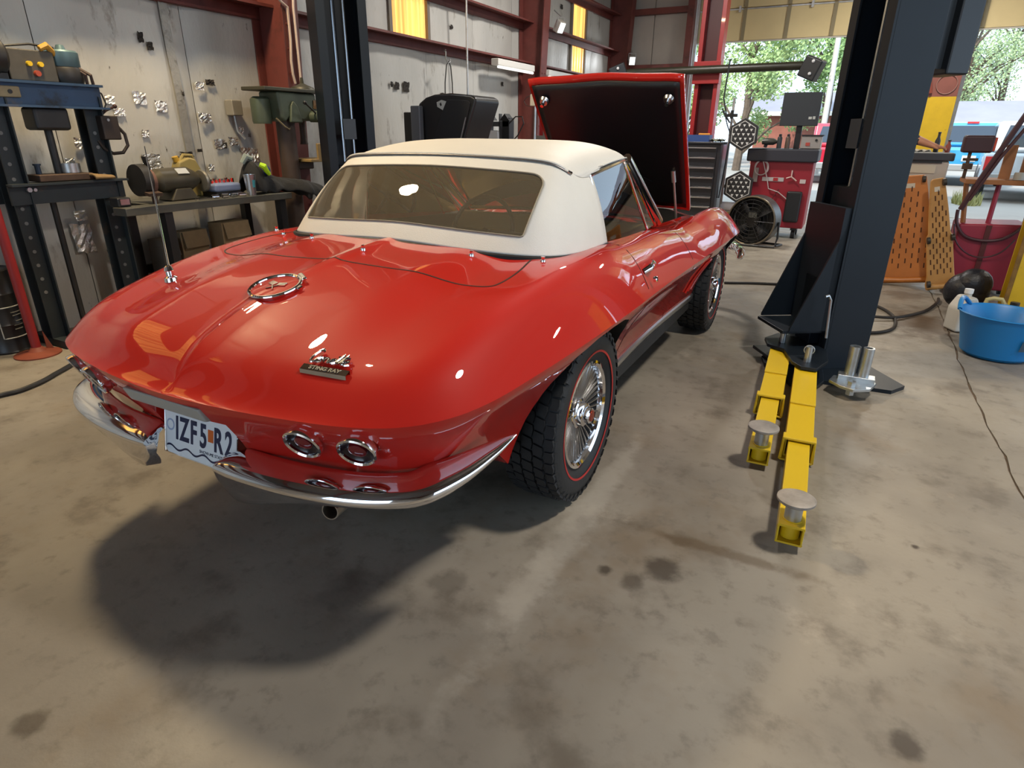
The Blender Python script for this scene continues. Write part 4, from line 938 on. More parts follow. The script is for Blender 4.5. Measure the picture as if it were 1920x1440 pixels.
# alignment console
ac = thing('alignment_console', 'red wheel alignment console cabinet on casters with a monitor', 'console', (.66, 7.35, 0))
RP = pm('console_red', '#8f1d2a', .45, var=(3, .06))
part('cabinet', MB().bx(.25, 1.03, 7.30, 7.85, .14, 1.0), RP, ac, bevel=.012); part('worktop', MB().bx(.20, 1.07, 7.24, 7.90, .98, 1.14), pm('console_charcoal', '#2d2e37', .5), ac, bevel=.02)
part('monitor_post', MB().bx(.73, .80, 7.52, 7.58, 1.14, 1.6), BLACK, ac)
mon = part('monitor', MB().box((.75, 7.48, 1.62), (.46, .05, .40), (0, 0, 0)), pm('monitor_black', (.028,.032,.036), .4), ac, bevel=.008)
part('monitor_sticker', MB().bx(.86, .90, 7.448, 7.452, 1.50, 1.53).bx(.91, .94, 7.448, 7.452, 1.50, 1.535), pm('sticker_pale', '#b7b9b4', .5), mon)
part('vent_strip', MB().bx(.43, .70, 7.292, 7.30, .735, .785), pm('label_grey', '#b5b1b0', .5), ac)
part('label_red', MB().bx(.57, .63, 7.288, 7.293, .74, .78), pm('label_red_', '#a5272c', .5), ac); part('label_plate', MB().bx(.90, .97, 7.292, 7.30, .72, .77), pm('label_grey2', '#c6b9b6', .5), ac)
part('cable_hook', MB().bx(.31, .37, 7.27, 7.30, .72, .90), pm('hook_tan', '#8d7f7a', .6), ac)
part('coiled_cable', MB().tube([(.40 + .085*math.cos(a)*(1+.1*math.sin(a*1.7)), 7.275 + .004*math.sin(a*3), .90 + .09*math.sin(a)) for a in np.linspace(0, 14, 70)] + [(.50, 7.27, .75), (.53, 7.27, .64), (.66, 7.27, .60), (.80, 7.27, .50), (.88, 7.265, .44), (.93, 7.265, .46)], .0075, 6), pm('cable_cream', '#b9a8a6', .6), ac)
part('rotor_knob', MB().tube([(.79, 7.28, .88), (.79, 7.27, .80), (.73, 7.27, .78)], .009, 6).tube([(.79, 7.27, .80), (.86, 7.27, .75)], .009, 6), pm('knob_pale', '#cdb3a8', .5), ac)
part('speaker_pod', MB().bx(.77, .96, 7.25, 7.30, .22, .62), BLACK, ac, bevel=.05, seg=4)
part('handle_rod', MB().tube([(.66, 7.28, .64), (.52, 7.27, .36)], .006, 6), DKRED, ac)
for x in (.36, .92):
    for y in (7.38, 7.78): part('caster', MB().cyl((x-.025, y, .055), (x+.025, y, .055), .055, 16).bx(x-.04, x+.04, y-.04, y+.04, .11, .14), BLACK, ac)
pr = thing('label_printer', 'pale grey printer box on the red alignment console', 'printer', (.93, 7.6, 1.142))
part('case', MB().bx(.82, 1.06, 7.45, 7.75, 1.144, 1.30), pm('printer_grey', '#9b948f', .5), pr, bevel=.01); part('mark', MB().bx(.88, .93, 7.443, 7.45, 1.18, 1.22), pm('mark_red', '#b24a3e', .5), pr); part('button', MB().cyl((1.0, 7.45, 1.25), (1.0, 7.44, 1.25), .015, 12), BLACK, pr); part('top_frame', MB().bx(.815, 1.08, 7.44, 7.76, 1.30, 1.315), BLACK, pr)
for x, nm, lab in ((.56, 'spray_can', 'small dark spray can standing beside the monitor post'), (.66, 'spray_can', 'small brown spray can standing beside the grey printer')):
    c = thing(nm, lab, 'can', (x, 7.45, 1.14)); part('can_body', MB().lathe([(0,0),(.03,0),(.03,.13),(.022,.145),(0,.145)], (x, 7.42, 1.143), n=18), pm('can_%d' % int(x*100), '#33383a' if x < .6 else '#5b4a40', .4, .4), c); part('can_cap', MB().lathe([(.018,.145),(.018,.175),(0,.178)], (x, 7.42, 1.143), n=14), BLACK, c)
gun = thing('impact_gun', 'dark air impact gun lying on the worktop of the red console', 'air tool', (.42, 7.5, 1.14))
part('gun_body', MB().lathe([(.0,-.09),(.035,-.085),(.045,-.02),(.042,.06),(.022,.10),(.012,.13)], (.42, 7.5, 1.225), 'x', 16), pm('gun_grey', '#4a4a44', .4, .4), gun); part('gun_grip', MB().box((.385, 7.5, 1.175), (.045, .035, .05), (0, .25, 0)), BLACK, gun, bevel=.01)
def hex_target(label, c, r, tilt):
    t = thing('wheel_target', label, 'wheel target', c, group='hexagonal wheel targets'); cx, cy, cz = c
    hexa = lambda q: [(cx + q*math.cos(math.pi/6 + k*math.pi/3 + tilt), cz + q*math.sin(math.pi/6 + k*math.pi/3 + tilt)) for k in range(6)]
    part('board', MB().prism(hexa(r), 'y', cy, cy+.05), pm('target_black', (.02,.02,.022), .5), t, bevel=.008)
    o, i = hexa(r*.84), hexa(r*.80); rim = MB()
    rim.add([(x, cy-.002, z) for x, z in o + i], [(k, (k+1) % 6, (k+1) % 6 + 6, k + 6) for k in range(6)]); part('border_line', rim, pm('target_white', '#d8d8d6', .5), t)
    first = None
    for u in range(-2, 3):
        for v in range(-2, 3):
            if abs(u + v) <= 2:
                x = cx + r*.31*(u + v*.5); z = cz + r*.31*.87*v
                d = MB().prism([(x - .018, z + .014), (x + .018, z + .014), (x, z - .018)], 'y', cy-.004, cy); part('dot', d, pm('target_white', '#d8d8d6', .5), t)
    part('clamp_arm', MB().cyl((cx - r + .02, cy+.03, cz), (cx - r*.8, cy+.03, cz), .022, 10), BLACK, t)
hex_target('black hexagonal target with white dots above the worktop of the red console', (.14, 7.08, 1.31), .20, 0)
hex_target('black hexagonal target with white dots hanging low beside the drum fan', (.17, 7.06, .66), .205, 0)
rack = thing('target_stand', 'grey upright stand holding the hexagonal targets and hanging cables', 'stand', (-.04, 7.15, 0))
part('upright', MB().bx(-.055, -.025, 7.13, 7.16, .03, 1.75), STEEL, rack); part('foot', MB().bx(-.16, .10, 7.10, 7.19, 0, .03), STEEL, rack); part('clamp_knob', MB().bx(-.10, .03, 7.09, 7.13, 1.52, 1.56).cyl((-.04, 7.1, 1.50), (-.04, 7.1, 1.60), .02, 10), BLACK, rack)
part('hanging_cable', MB().tube([(-.15, 7.1, 2.2), (-.17, 7.1, 1.75), (-.10, 7.09, 1.52), (-.05, 7.08, 1.45), (-.13, 7.08, 1.55), (-.17, 7.09, 1.62)], .010, 6).tube([(-.15, 7.12, 1.6), (-.08, 7.1, 1.42), (-.02, 7.1, 1.3), (-.07, 7.1, .5)], .008, 6), BLACK, rack)
part('lower_shelf', MB().bx(-.06, .24, 7.12, 7.35, .30, .32), pm('shelf_wood', '#a5802f', .6), rack); part('white_roll', MB().cyl((-.04, 7.18, .39), (.20, 7.18, .39), .06, 16), pm('roll_white', '#c9c6cf', .6), rack)
fan = thing('drum_fan', 'round black drum fan on a tube stand before the red console', 'fan', (.50, 6.5, 0), math.radians(-12), local=True)
part('drum', MB().lathe([(.285,-.11),(.30,-.105),(.30,.105),(.285,.11)], (0,0,.31), 'y', 44), pm('drum_black', (.022,.023,.024), .35), fan, solid=.008)
part('rim', MB().torus((0,-.11,.31), .292, .011, 'y', 44, 8), pm('rim_bronze', (.20,.17,.13), .3, .7), fan)
part('motor', MB().cyl((0,-.04,.31), (0,.10,.31), .08, 20), BLACK, fan); part('motor_bracket', MB().bx(-.06, .05, -.06, -.04, .34, .41), pm('bracket_grey', '#666a68', .5), fan, bevel=.01)
for k in range(4):
    a = k*math.pi/2 + .5; part('blade', MB().grid([[((.06 + .19*r)*math.cos(a+q*.55), -.02 + .05*q, .31 + (.06 + .19*r)*math.sin(a+q*.55)) for q in (0, .5, 1)] for r in (0, .5, 1)]), pm('blade_grey', '#41444a', .45), fan, solid=.004)
for r in (.075, .12, .165, .21, .255): part('grille_ring', MB().torus((0,-.115,.31), r, .0032, 'y', 40, 5), BLACK, fan)
for k in range(12): a = k*math.pi/6; part('grille_spoke', MB().cyl((.05*math.cos(a),-.115,.31+.05*math.sin(a)), (.285*math.cos(a),-.115,.31+.285*math.sin(a)), .0035, 5), BLACK, fan)
part('back_plate', MB().lathe([(.285,.112),(0,.113)], (0,0,.31), 'y', 40), pm('fan_back', '#25282a', .5), fan)
part('tube_stand', MB().tube([(-.31,0,.31),(-.33,-.02,.12),(-.33,-.1,.02),(0,-.14,.014),(.33,-.1,.02),(.33,-.02,.12),(.31,0,.31)], .013, 8).tube([(-.33,-.05,.03),(-.33,.2,.014),(.33,.2,.014),(.33,-.05,.03)], .013, 8), BLACK, fan)
# ================================================================== things seen over the soft top
wb = thing('wheel_balancer', 'wheel balancer with a large black moulded wheel guard before the foil wall', 'wheel balancer', (-2.25, 3.6, 0))
part('cabinet', MB().bx(-2.62, -2.05, 3.45, 3.95, 0, 1.02), pm('balancer_grey', '#4c5054', .5), wb, bevel=.02)
G = [(-2.46,1.14),(-2.46,1.50),(-2.42,1.57),(-2.34,1.62),(-2.24,1.645),(-2.05,1.655),(-1.82,1.635),(-1.765,1.61),(-1.765,1.57),(-1.87,1.30),(-1.92,1.14)]
GUARD = pm('guard_black', (.014,.015,.016), .38, bump=(60, .05))
gd = part('wheel_guard', MB().prism(G, 'y', 3.48, 3.95), GUARD, wb, bevel=.025, seg=3)
part('guard_recess', MB().prism([(-2.08,1.60),(-1.84,1.59),(-1.815,1.565),(-1.90,1.30),(-1.95,1.15),(-2.3,1.15),(-2.18,1.42)], 'y', 3.466, 3.485), pm('guard_inner', (.006,.006,.007), .6), gd, bevel=.008)
part('guard_glint', MB().tube([(-1.955,3.465,1.17),(-1.90,3.46,1.33),(-1.865,3.46,1.44)], .006, 6), pm('edge_glint', (.25,.26,.27), .3, .5), gd)  # pale strip standing in for the glint along the guard's rim
part('guard_sticker', MB().prism([(-2.20,1.575),(-2.145,1.595),(-2.085,1.58),(-2.08,1.545),(-2.12,1.50),(-2.195,1.535)], 'y', 3.470, 3.479), pm('sticker_silver', '#a8aaa6', .4), gd)
part('sticker_mark', MB().prism([(-2.165,1.56),(-2.15,1.575),(-2.14,1.55),(-2.155,1.54)], 'y', 3.467, 3.470), BLACK, gd)
part('display_arm', MB().bx(-2.47, -2.36, 3.40, 3.47, 1.22, 1.545), pm('display_grey', '#5c6167', .4), wb, bevel=.012)
part('display_keys', MB().bx(-2.45, -2.34, 3.39, 3.41, 1.14, 1.21), pm('keys_pale', '#8a9096', .5), wb)
part('side_box', MB().bx(-2.63, -2.46, 3.5, 3.9, 1.02, 1.49), GUARD, wb, bevel=.01)
tcg = thing('tire_changer', 'black tire changer arm with a curled hose before the foil wall', 'tire changer', (-2.1, 4.6, 0))
part('base', MB().bx(-2.35, -1.8, 4.45, 4.95, 0, .55), pm('changer_red', '#6d1d1f', .5), tcg, bevel=.02); part('mast', MB().bx(-2.04, -1.95, 4.5, 4.62, .55, 1.46), BLACK, tcg, bevel=.006)
part('cross_arm', MB().bx(-2.22, -1.96, 4.5, 4.56, 1.37, 1.42).bx(-2.20, -2.18, 4.5, 4.56, 1.2, 1.37).bx(-2.08, -2.07, 4.5, 4.56, 1.22, 1.50), pm('arm_grey', '#3f4144', .5), tcg)
for x in (-2.21, -2.0): part('peaked_cap', MB().prism([(x-.06,1.43),(x+.06,1.43),(x,1.50)], 'y', 4.48, 4.6), BLACK, tcg)
part('hook', MB().tube([(-2.27, 4.5, 1.44), (-2.30, 4.5, 1.42), (-2.31, 4.5, 1.46)], .006, 6), BLACK, tcg)
part('curled_hose', MB().tube([(-1.95, 4.5, 1.40), (-1.87, 4.5, 1.47), (-1.79, 4.5, 1.47), (-1.77, 4.5, 1.40), (-1.84, 4.5, 1.28), (-1.93, 4.5, 1.20)], .007, 6), BLACK, tcg)
part('white_valve', MB().box((-2.13, 4.47, 1.28), (.14, .04, .10)), pm('valve_white', '#d3d6d8', .5), tcg, bevel=.02)
pj = thing('sensor_pole', 'thin metal pole topped by a white box with a wire loop beside the hood', 'pole', (-1.10, 3.40, 0))
part('pole', MB().cyl((-1.10, 3.40, .01), (-1.10, 3.40, 1.66), .010, 10), STEEL, pj); part('foot', MB().lathe([(0,0),(.16,0),(.16,.012),(.02,.03),(0,.03)], (-1.10, 3.40, 0), n=24), STEEL, pj); part('white_box', MB().bx(-1.14, -1.085, 3.37, 3.42, 1.53, 1.625), pm('box_cream', '#b9b5a6', .5), pj, bevel=.006)
part('wire_loop', MB().tube([(-1.14, 3.40, 1.62), (-1.19, 3.40, 1.60), (-1.215, 3.40, 1.57), (-1.19, 3.40, 1.535), (-1.14, 3.40, 1.525)], .003, 6), BLACK, pj)
sj = thing('spring_compressor', 'red and chrome spring compressor standing left of the raised hood', 'machine', (-1.35, 5.2, 0))
part('frame', MB().bx(-1.52, -1.46, 5.15, 5.25, 0, 1.45).bx(-1.30, -1.22, 5.15, 5.25, 0, 1.43).bx(-1.52, -1.22, 5.15, 5.25, 0, .06), REDST, sj, bevel=.006); part('jaw', MB().bx(-1.56, -1.18, 5.10, 5.18, 1.20, 1.28).bx(-1.45, -1.39, 5.1, 5.16, 1.28, 1.40), pm('jaw_grey', '#8a8580', .4, .5), sj, bevel=.006); part('screw', MB().cyl((-1.37, 5.2, .06), (-1.37, 5.2, 1.40), .018, 10), CHROME, sj)
sj.location = (-1.56, 4.86, 0)
# ================================================================== wall fittings on the left
def strip_light(label, y0, y1, z):
    t = thing('strip_light', label, 'light fixture', (WX+.22, (y0+y1)/2, z), group='strip lights on the left wall')
    part('housing', MB().bx(WX+.20, WX+.31, y0, y1, z-.03, z+.05), pm('fixture_white', '#d5d2cb', .4), t, bevel=.008); part('lamp_tube', MB().cyl((WX+.29, y0+.03, z-.05), (WX+.29, y1-.03, z-.05), .016, 10), pm('tube_white', (.9,.9,.88), .3, emis=((1,.98,.93), 1.2)), t)
strip_light('white fluorescent strip light fixed to the girt left of the second column', 5.95, 7.05, 2.16); strip_light('white fluorescent strip light fixed to the girt right of the second column', 7.55, 8.75, 2.15)
def flood(label, c, rot, bright, power):
    t = thing('flood_lamp', label, 'lamp', c, rot, local=True, group='flood lamps on the left wall')
    part('lamp_head', MB().bx(-.05, .05, -.06, .06, -.08, .08), pm('flood_grey', '#b5b2aa', .4, .4), t, bevel=.01); part('lens', MB().bx(.05, .056, -.05, .05, -.065, .065), pm('flood_lens', (.95,.97,1), .2, emis=((.92,.96,1), bright)), t); part('bracket', MB().tube([(0,-.07,0),(-.02,-.07,.12),(-.02,.07,.12),(0,.07,0)], .006, 6).tube([(-.02,0,.12),(-.2,0,.14)], .007, 6), GALV, t)
    d = bpy.data.lights.new('bulb', 'AREA'); d.size = .1; d.energy = power; d.color = (.93, .97, 1); o = bpy.data.objects.new('bulb', d); COL.objects.link(o); o.parent = t; o.location = (.062, 0, 0); o.rotation_euler = (0, math.radians(-90), 0)
flood('grey flood lamp clamped high on the second wall column', (-2.68, 7.40, 2.74), (0, .5, -.3), 3, 6); flood('glaring white flood lamp in the far wall corner', (-2.72, 11.0, 2.62), (0, .3, -1.1), 16, 10); flood('white flood lamp mounted above the green drill press', (-2.62, 2.36, 3.05), (0, .6, -.3), 12, 14)
single('conduit_pipe', MB().cyl((WX+.23, 5.30, 1.30), (WX+.23, 5.30, 4.4), .013, 10), GALV, 'thin grey conduit pipe running down the foil wall above the wheel guard', 'pipe')
hk = thing('wall_hook', 'steel hook with a hanging cable loop on the girt', 'hook', (WX+.22, 4.88, 2.0)); part('hook', MB().tube([(WX+.22, 4.84, 2.18), (WX+.22, 4.84, 2.10), (WX+.22, 4.88, 2.06), (WX+.22, 4.93, 2.08), (WX+.22, 4.93, 2.11)], .008, 8).tube([(WX+.20, 4.84, 2.18), (WX+.22, 4.84, 2.2)], .008, 6), STEEL, hk)
part('cable_loop', MB().tube([(WX+.22, 4.80, 1.62), (WX+.22, 4.81, 1.85), (WX+.22, 4.85, 2.04), (WX+.22, 4.90, 2.08), (WX+.22, 4.94, 2.03), (WX+.22, 4.965, 1.85), (WX+.22, 4.97, 1.60)], .007, 6), pm('cable_dark', '#3a3a36', .6), hk)
for lab, pts in (('white conduit cable bending off the girt and down the column by the drill press', [(2.02,2.44),(2.10,2.36),(2.20,2.27),(2.27,2.24),(2.275,2.0),(2.262,1.85),(2.27,1.75),(2.29,1.68)]), ('straight pale conduit running down the column by the drill press', [(2.35,3.2),(2.37,2.7),(2.35,2.4),(2.335,2.25),(2.345,1.95),(2.355,1.68)])):
    single('conduit_cable', MB().tube([(WX+.29 + .2*z/4.48, y, z) for y, z in pts], .010, 7), pm('conduit_pale', '#c8b3a6', .5), lab, 'conduit')
# ================================================================== left side of the shop
BLUEST = pm('press_blue', '#2c4664', .5, var=(4, .15), dirt=[('#6b5a45', 3.5, .60, .76), ('#1c1f24', 6, .55, .7)]); DARKST = pm('press_dark', '#20282c', .55, var=(6, .2), dirt=('#4a3c30', 5, .62, .75)); GREASE = pm('greasy_black', (.018,.016,.015), .5, var=(10, .3)); RUSTY = pm('rusty_steel', '#4d3b30', .65, .3, var=(12, .3))
ps = thing('shop_press', 'dark H-frame shop press with blue top beam by the foil wall', 'press', (-2.9, .3, 0))
part('top_beam', MB().bx(-2.86, -2.845, -.10, .62, 1.43, 1.56).bx(-2.86, -2.80, -.10, .62, 1.553, 1.567).bx(-2.86, -2.79, -.10, .63, 1.425, 1.437), BLUEST, ps); part('rear_top_beam', MB().bx(-3.02, -3.005, -.10, .62, 1.43, 1.56), BLUEST, ps)
for y in (.03, .56):
    for x in (-2.885, -2.985): part('upright', MB().bx(x-.006, x+.006, y-.045, y+.045, .04, 1.5).bx(x-.006, x+.05, y+.036, y+.045, .04, 1.5), DARKST, ps)
    for z in np.arange(.35, 1.35, .085): part('pin_hole', MB().cyl((-2.879, y-.012, z), (-2.876, y-.012, z), .011, 10), pm('hole_pale', '#6d6f70', .6), ps)
    part('foot', MB().bx(-3.13, -2.74, y-.045, y+.045, 0, .05), DARKST, ps)
bed = part('bed', MB().bx(-2.86, -2.845, -.04, .64, .885, 1.0).bx(-2.86, -2.79, -.04, .65, .993, 1.006).bx(-3.01, -2.995, -.04, .64, .885, 1.0), DARKST, ps)
part('bed_pin', MB().cyl((-2.84, .06, .97), (-2.82, .06, .97), .014, 10).cyl((-2.84, .09, .968), (-2.82, .09, .968), .010, 10), ZINC, bed)
part('cylinder_block', MB().bx(-2.99, -2.84, .20, .40, 1.30, 1.43), GREASE, ps, bevel=.02); part('ram', MB().cyl((-2.92, .295, 1.04), (-2.92, .295, 1.31), .022, 12), GREASE, ps); part('lower_rod', MB().cyl((-2.93, .22, .05), (-2.93, .22, .88), .018, 10), GREASE, ps)
dp = thing('press_plate', 'rusty steel arbor blocks lying on the press bed', 'steel blocks', (-2.9, .35, 1.0)); part('block', MB().bx(-2.98, -2.82, .13, .45, 1.009, 1.05), RUSTY, dp, bevel=.006); part('upper_block', MB().bx(-2.96, -2.86, .34, .60, 1.05, 1.075) if False else MB().bx(-2.96, -2.875, .465, .505, 1.009, 1.035), RUSTY, dp, bevel=.004)
rg = thing('bearing_ring', 'bright steel ring standing on the press blocks', 'ring', (-2.9, .36, 1.05)); part('ring', MB().lathe([(.045,0),(.055,0),(.055,.055),(.045,.055),(.045,0)], (-2.9, .36, 1.053), n=24), STEEL, rg)
single('glove', MB().grid([[(-2.80 + .05*math.sin(a)*(1-t*.3), .42 + .13*t, 1.012 + .03*abs(math.cos(a))*(1-t*.5)) for a in np.linspace(-1.4, 1.4, 7)] for t in np.linspace(0, 1, 7)]), pm('glove_tan', '#7d6440', .8), 'worn tan work glove hanging over the press bed', 'glove', solid=.012)
single('steel_drift', MB().cyl((-2.92, .18, 1.006), (-2.92, .18, 1.10), .016, 10).cyl((-2.92, .18, 1.10), (-2.92, .18, 1.11), .022, 10), pm('drift_blue', '#3c4a5c', .4, .5), 'short blue steel drift standing on the press bed', 'tool')
pu = thing('hydraulic_pump', 'electric hydraulic pump with teal motor cap on top of the press', 'pump', (-2.92, .35, 1.567))
part('reservoir', MB().bx(-3.02, -2.86, .14, .40, 1.567, 1.735), pm('pump_grey', '#4a463f', .55, var=(8, .2)), pu, bevel=.008); part('lower_motor', MB().lathe([(.0,0),(.085,0),(.095,.03),(.095,.075),(.08,.10)], (-2.92, .48, 1.567), n=24), GREASE, pu)
part('motor_cap', MB().lathe([(.080,.09),(.087,.10),(.087,.175),(.078,.185),(.03,.19),(.02,.215),(0,.22)], (-2.92, .48, 1.567), n=28), pm('cap_teal', '#5a7378', .45, .3), pu); part('yellow_handle', MB().tube([(-2.86, .33, 1.745), (-2.86, .37, 1.765), (-2.87, .40, 1.74), (-2.88, .42, 1.71)], [.016,.020,.016,.010], 8), pm('handle_amber', '#b98a34', .5), pu)
for y in (.25, .31): part('yellow_cap', MB().cyl((-2.86, y, 1.66), (-2.84, y, 1.66), .014, 10), pm('cap_yellow', '#e0b81c', .4), pu)
part('red_valve', MB().cyl((-2.86, .28, 1.61), (-2.835, .28, 1.61), .016, 10), pm('valve_red', '#a8452c', .5), pu); part('hose', MB().tube([(-2.86, .52, 1.66), (-2.82, .57, 1.62), (-2.83, .58, 1.57)], .010, 7).tube([(-2.86, .50, 1.66), (-2.83, .545, 1.62), (-2.84, .55, 1.57)], .010, 7), pm('hose_brown', '#3d2a22', .6), pu); part('drive_belt', MB().tube([(-2.9, .16, 1.745), (-2.9, .3, 1.768), (-2.9, .43, 1.76)], .007, 6), BLACK, pu)
em = thing('electric_motor', 'black finned electric motor on the left end of the press beam', 'motor', (-2.92, .07, 1.567)); part('motor_drum', MB().lathe([(0,-.13),(.095,-.125),(.11,-.08),(.11,.06),(.08,.085),(0,.09)], (-2.91, .06, 1.69), 'y', 26), GREASE, em)
for k in range(5): part('cooling_fin', MB().lathe([(.110,-.004),(.118,-.004),(.118,.004),(.110,.004)], (-2.91, -.02 + k*.025, 1.69), 'y', 26), GREASE, em)
part('motor_foot', MB().bx(-2.98, -2.84, -.02, .12, 1.567, 1.60), GREASE, em)
gl = thing('gauge_bracket', 'worn tan bracket plate hung on the blue press beam', 'bracket', (-2.84, .12, 1.45)); part('plate', MB().bx(-2.843, -2.828, -.02, .155, 1.475, 1.535), pm('bracket_tan', '#8f7f60', .6, var=(10, .2)), gl, bevel=.01); part('plate_hole', MB().cyl((-2.829, .10, 1.505), (-2.825, .10, 1.505), .012, 12), GREASE, gl)
vb = thing('valve_box', 'brown lever valve box with a looped hose on the press upright', 'valve', (-2.86, .64, 1.25)); part('box', MB().bx(-2.92, -2.82, .575, .685, 1.245, 1.39), pm('valve_brown', '#342a24', .5, .3, var=(10, .2)), vb, bevel=.008); part('lever', MB().tube([(-2.86, .60, 1.39), (-2.86, .64, 1.42), (-2.86, .70, 1.445)], .007, 8).sphere((-2.86, .705, 1.448), .014, 12, 8), pm('lever_brown', '#3a2420', .4, .4), vb); part('looped_hose', MB().tube([(-2.85, .685, 1.33), (-2.84, .72, 1.28), (-2.84, .725, 1.21), (-2.85, .69, 1.165), (-2.86, .63, 1.16), (-2.87, .585, 1.19), (-2.88, .56, 1.24)], .011, 8), pm('hose_dark', '#2a211c', .5), vb); part('feed_wire', MB().tube([(-2.85, .58, 1.55), (-2.85, .63, 1.52), (-2.85, .645, 1.46), (-2.86, .615, 1.40)], .005, 6), GREASE, vb); part('bolt', MB().cyl((-2.82, .615, 1.365), (-2.812, .615, 1.365), .009, 8), STEEL, vb)
rs = thing('red_pole_stand', 'red steel pole standing on a rusty round base plate', 'stand', (-2.80, -.13, 0)); part('base_disc', MB().lathe([(0,0),(.125,0),(.125,.008),(.05,.026),(.03,.05),(0,.05)], (-2.80, -.155, 0), n=32), pm('disc_rust_red', '#7d3c28', .6, var=(8, .25)), rs); part('pole', MB().cyl((-2.80, -.155, .04), (-2.80, -.155, 1.5), .026, 14), pm('pole_red', '#8e1c1c', .5, var=(6, .1)), rs); part('weld_rib', MB().prism([(-.10, .03),(-.06, .012),(-.10, .14)], 'x', -2.803, -2.797), pm('disc_rust_red', '#7d3c28', .6), rs)
dr_ = thing('oil_drum', 'black steel drum with a framed label behind the red pole', 'drum', (-3.045, -.19, 0)); part('shell', MB().lathe([(0,0),(.11,0),(.115,.01),(.11,.02),(.11,.17),(.115,.18),(.11,.19),(.11,.36),(.115,.37),(.11,.38),(.11,.50),(.115,.51),(.11,.52),(.10,.51),(0,.505)], (-3.045, -.19, 0), n=44), pm('drum_shell_black', (.012,.012,.013), .4, var=(6, .2)), dr_)
def on_drum(a, z, r=.112): return (-3.045 + r*math.cos(a), -.19 + r*math.sin(a), z)
A0, A1 = math.radians(-30), math.radians(62)
part('label_border', MB().tube([on_drum(a, .10) for a in np.linspace(A0, A1, 12)] + [on_drum(A1, .29)] + [on_drum(a, .29) for a in np.linspace(A1, A0, 12)], .0035, 5, closed=True), pm('label_white', '#a8a8a2', .6), dr_)
for z, a0, a1 in ((.255, .1, .95), (.235, .15, .7), (.20, .25, .7), (.175, .1, .6), (.15, .1, .55)): part('label_line', MB().tube([on_drum(a, z) for a in np.linspace(a0, a1, 8)], .003, 5), pm('label_line_grey', '#77766f', .6), dr_)
single('crushed_bottle', MB().lathe([(0,0),(.04,.0),(.045,.05),(.035,.09),(.045,.12),(.02,.15),(0,.155)], (-2.62, .10, .0), n=12), pm('bottle_cloudy', '#8e8a80', .4), 'small cloudy plastic bottle on the floor behind the red pole', 'bottle')
single('floor_hose', MB().tube(catmull([(-2.7,-3.4,.014),(-2.6,-3.0,.014),(-2.35,-2.2,.014),(-2.28,-1.5,.014),(-2.25,-1.0,.014),(-2.24,-.75,.014),(-2.237,-.62,.014),(-2.22,-.53,.014),(-2.26,-.40,.014),(-2.33,-.28,.014),(-2.45,-.05,.014),(-2.48,.2,.014),(-2.5,.5,.014),(-2.52,.8,.014),(-2.52,.9,.014)], 8), .013, 8), BLACK, 'black air hose lying on the floor left of the car bumper', 'hose')
# ------------------------------------------------------------------ workbench
wbn = thing('workbench', 'grey steel workbench along the foil wall under the bench grinder', 'workbench', (-2.88, 1.25, 0)); BENCH = pm('bench_grey', '#55544e', .5, .3, var=(5, .15), dirt=('#5d4c38', 4, .6, .75))
part('top', MB().bx(-3.14, -2.60, .70, 1.88, .785, .835).bx(-2.74, -2.60, .47, .70, .785, .835), BENCH, wbn, bevel=.004)
for y in (.78, 1.80):
    for x in (-3.09, -2.66): part('leg', MB().bx(x-.03, x+.03, y-.03, y+.03, 0, .785), BLACK, wbn)
part('rear_rail', MB().bx(-3.12, -3.09, .78, 1.80, .30, .36), BLACK, wbn); part('lower_shelf', MB().bx(-3.13, -2.64, .74, 1.84, .15, .17), pm('shelf_dark', '#2b2723', .8), wbn)
for (x0,x1,y0,y1,z1,c,lab) in ((-2.98,-2.86,.99,1.22,.60,'#6d5c44','torn brown cardboard box leaning on the bench shelf'),(-2.92,-2.76,1.28,1.54,.64,'#7d6a4e','open brown cardboard box standing under the bench'),(-3.02,-2.86,.83,.96,.56,'#4c443c','dark brown carton at the left end under the bench')):
    b_ = thing('cardboard_box', lab, 'box', ((x0+x1)/2, (y0+y1)/2, .172)); cm = pm('card_' + c[1:], c, .85, var=(6, .2))
    part('box_body', MB().bx(x0, x1, y0, y1, .173, z1), cm, b_, bevel=.004); part('flap', MB().box((x1+.02, (y0+y1)/2, z1-.06), (.006, y1-y0-.02, .12), (0, math.radians(-12), .04)), cm, b_)
bg = thing('bench_grinder', 'grey-green double wheel bench grinder on the workbench', 'bench grinder', (-2.82, 1.0, .835)); GRN = pm('grinder_olive', '#4b463a', .45, .3, var=(8, .2))
part('motor', MB().lathe([(0,-.17),(.05,-.168),(.082,-.13),(.085,.10),(.06,.15),(.035,.19),(0,.19)], (-2.82, 1.00, .975), 'y', 28), GRN, bg); part('pedestal', MB().prism([(.90,.838),(1.12,.838),(1.07,.92),(.95,.92)], 'x', -2.90, -2.74), GRN, bg, bevel=.008); part('name_plate', MB().box((-2.76, 1.03, 1.035), (.05, .09, .004), (0, .75, 0)), pm('plate_silver', '#9a958a', .4, .5), bg)
part('wheel_guard', MB().lathe([(.0,-.03),(.105,-.03),(.108,.03),(.095,.03)], (-2.83, .755, .985), 'y', 32), GREASE, bg); part('abrasive_wheel', MB().lathe([(0,-.036),(.085,-.036),(.085,-.03)], (-2.82, .79, .975), 'y', 28).lathe([(0,.02),(.088,.02),(.088,.05),(0,.052)], (-2.82, .765, .975), 'y', 28), pm('wheel_rust', '#6a4a40', .7), bg)
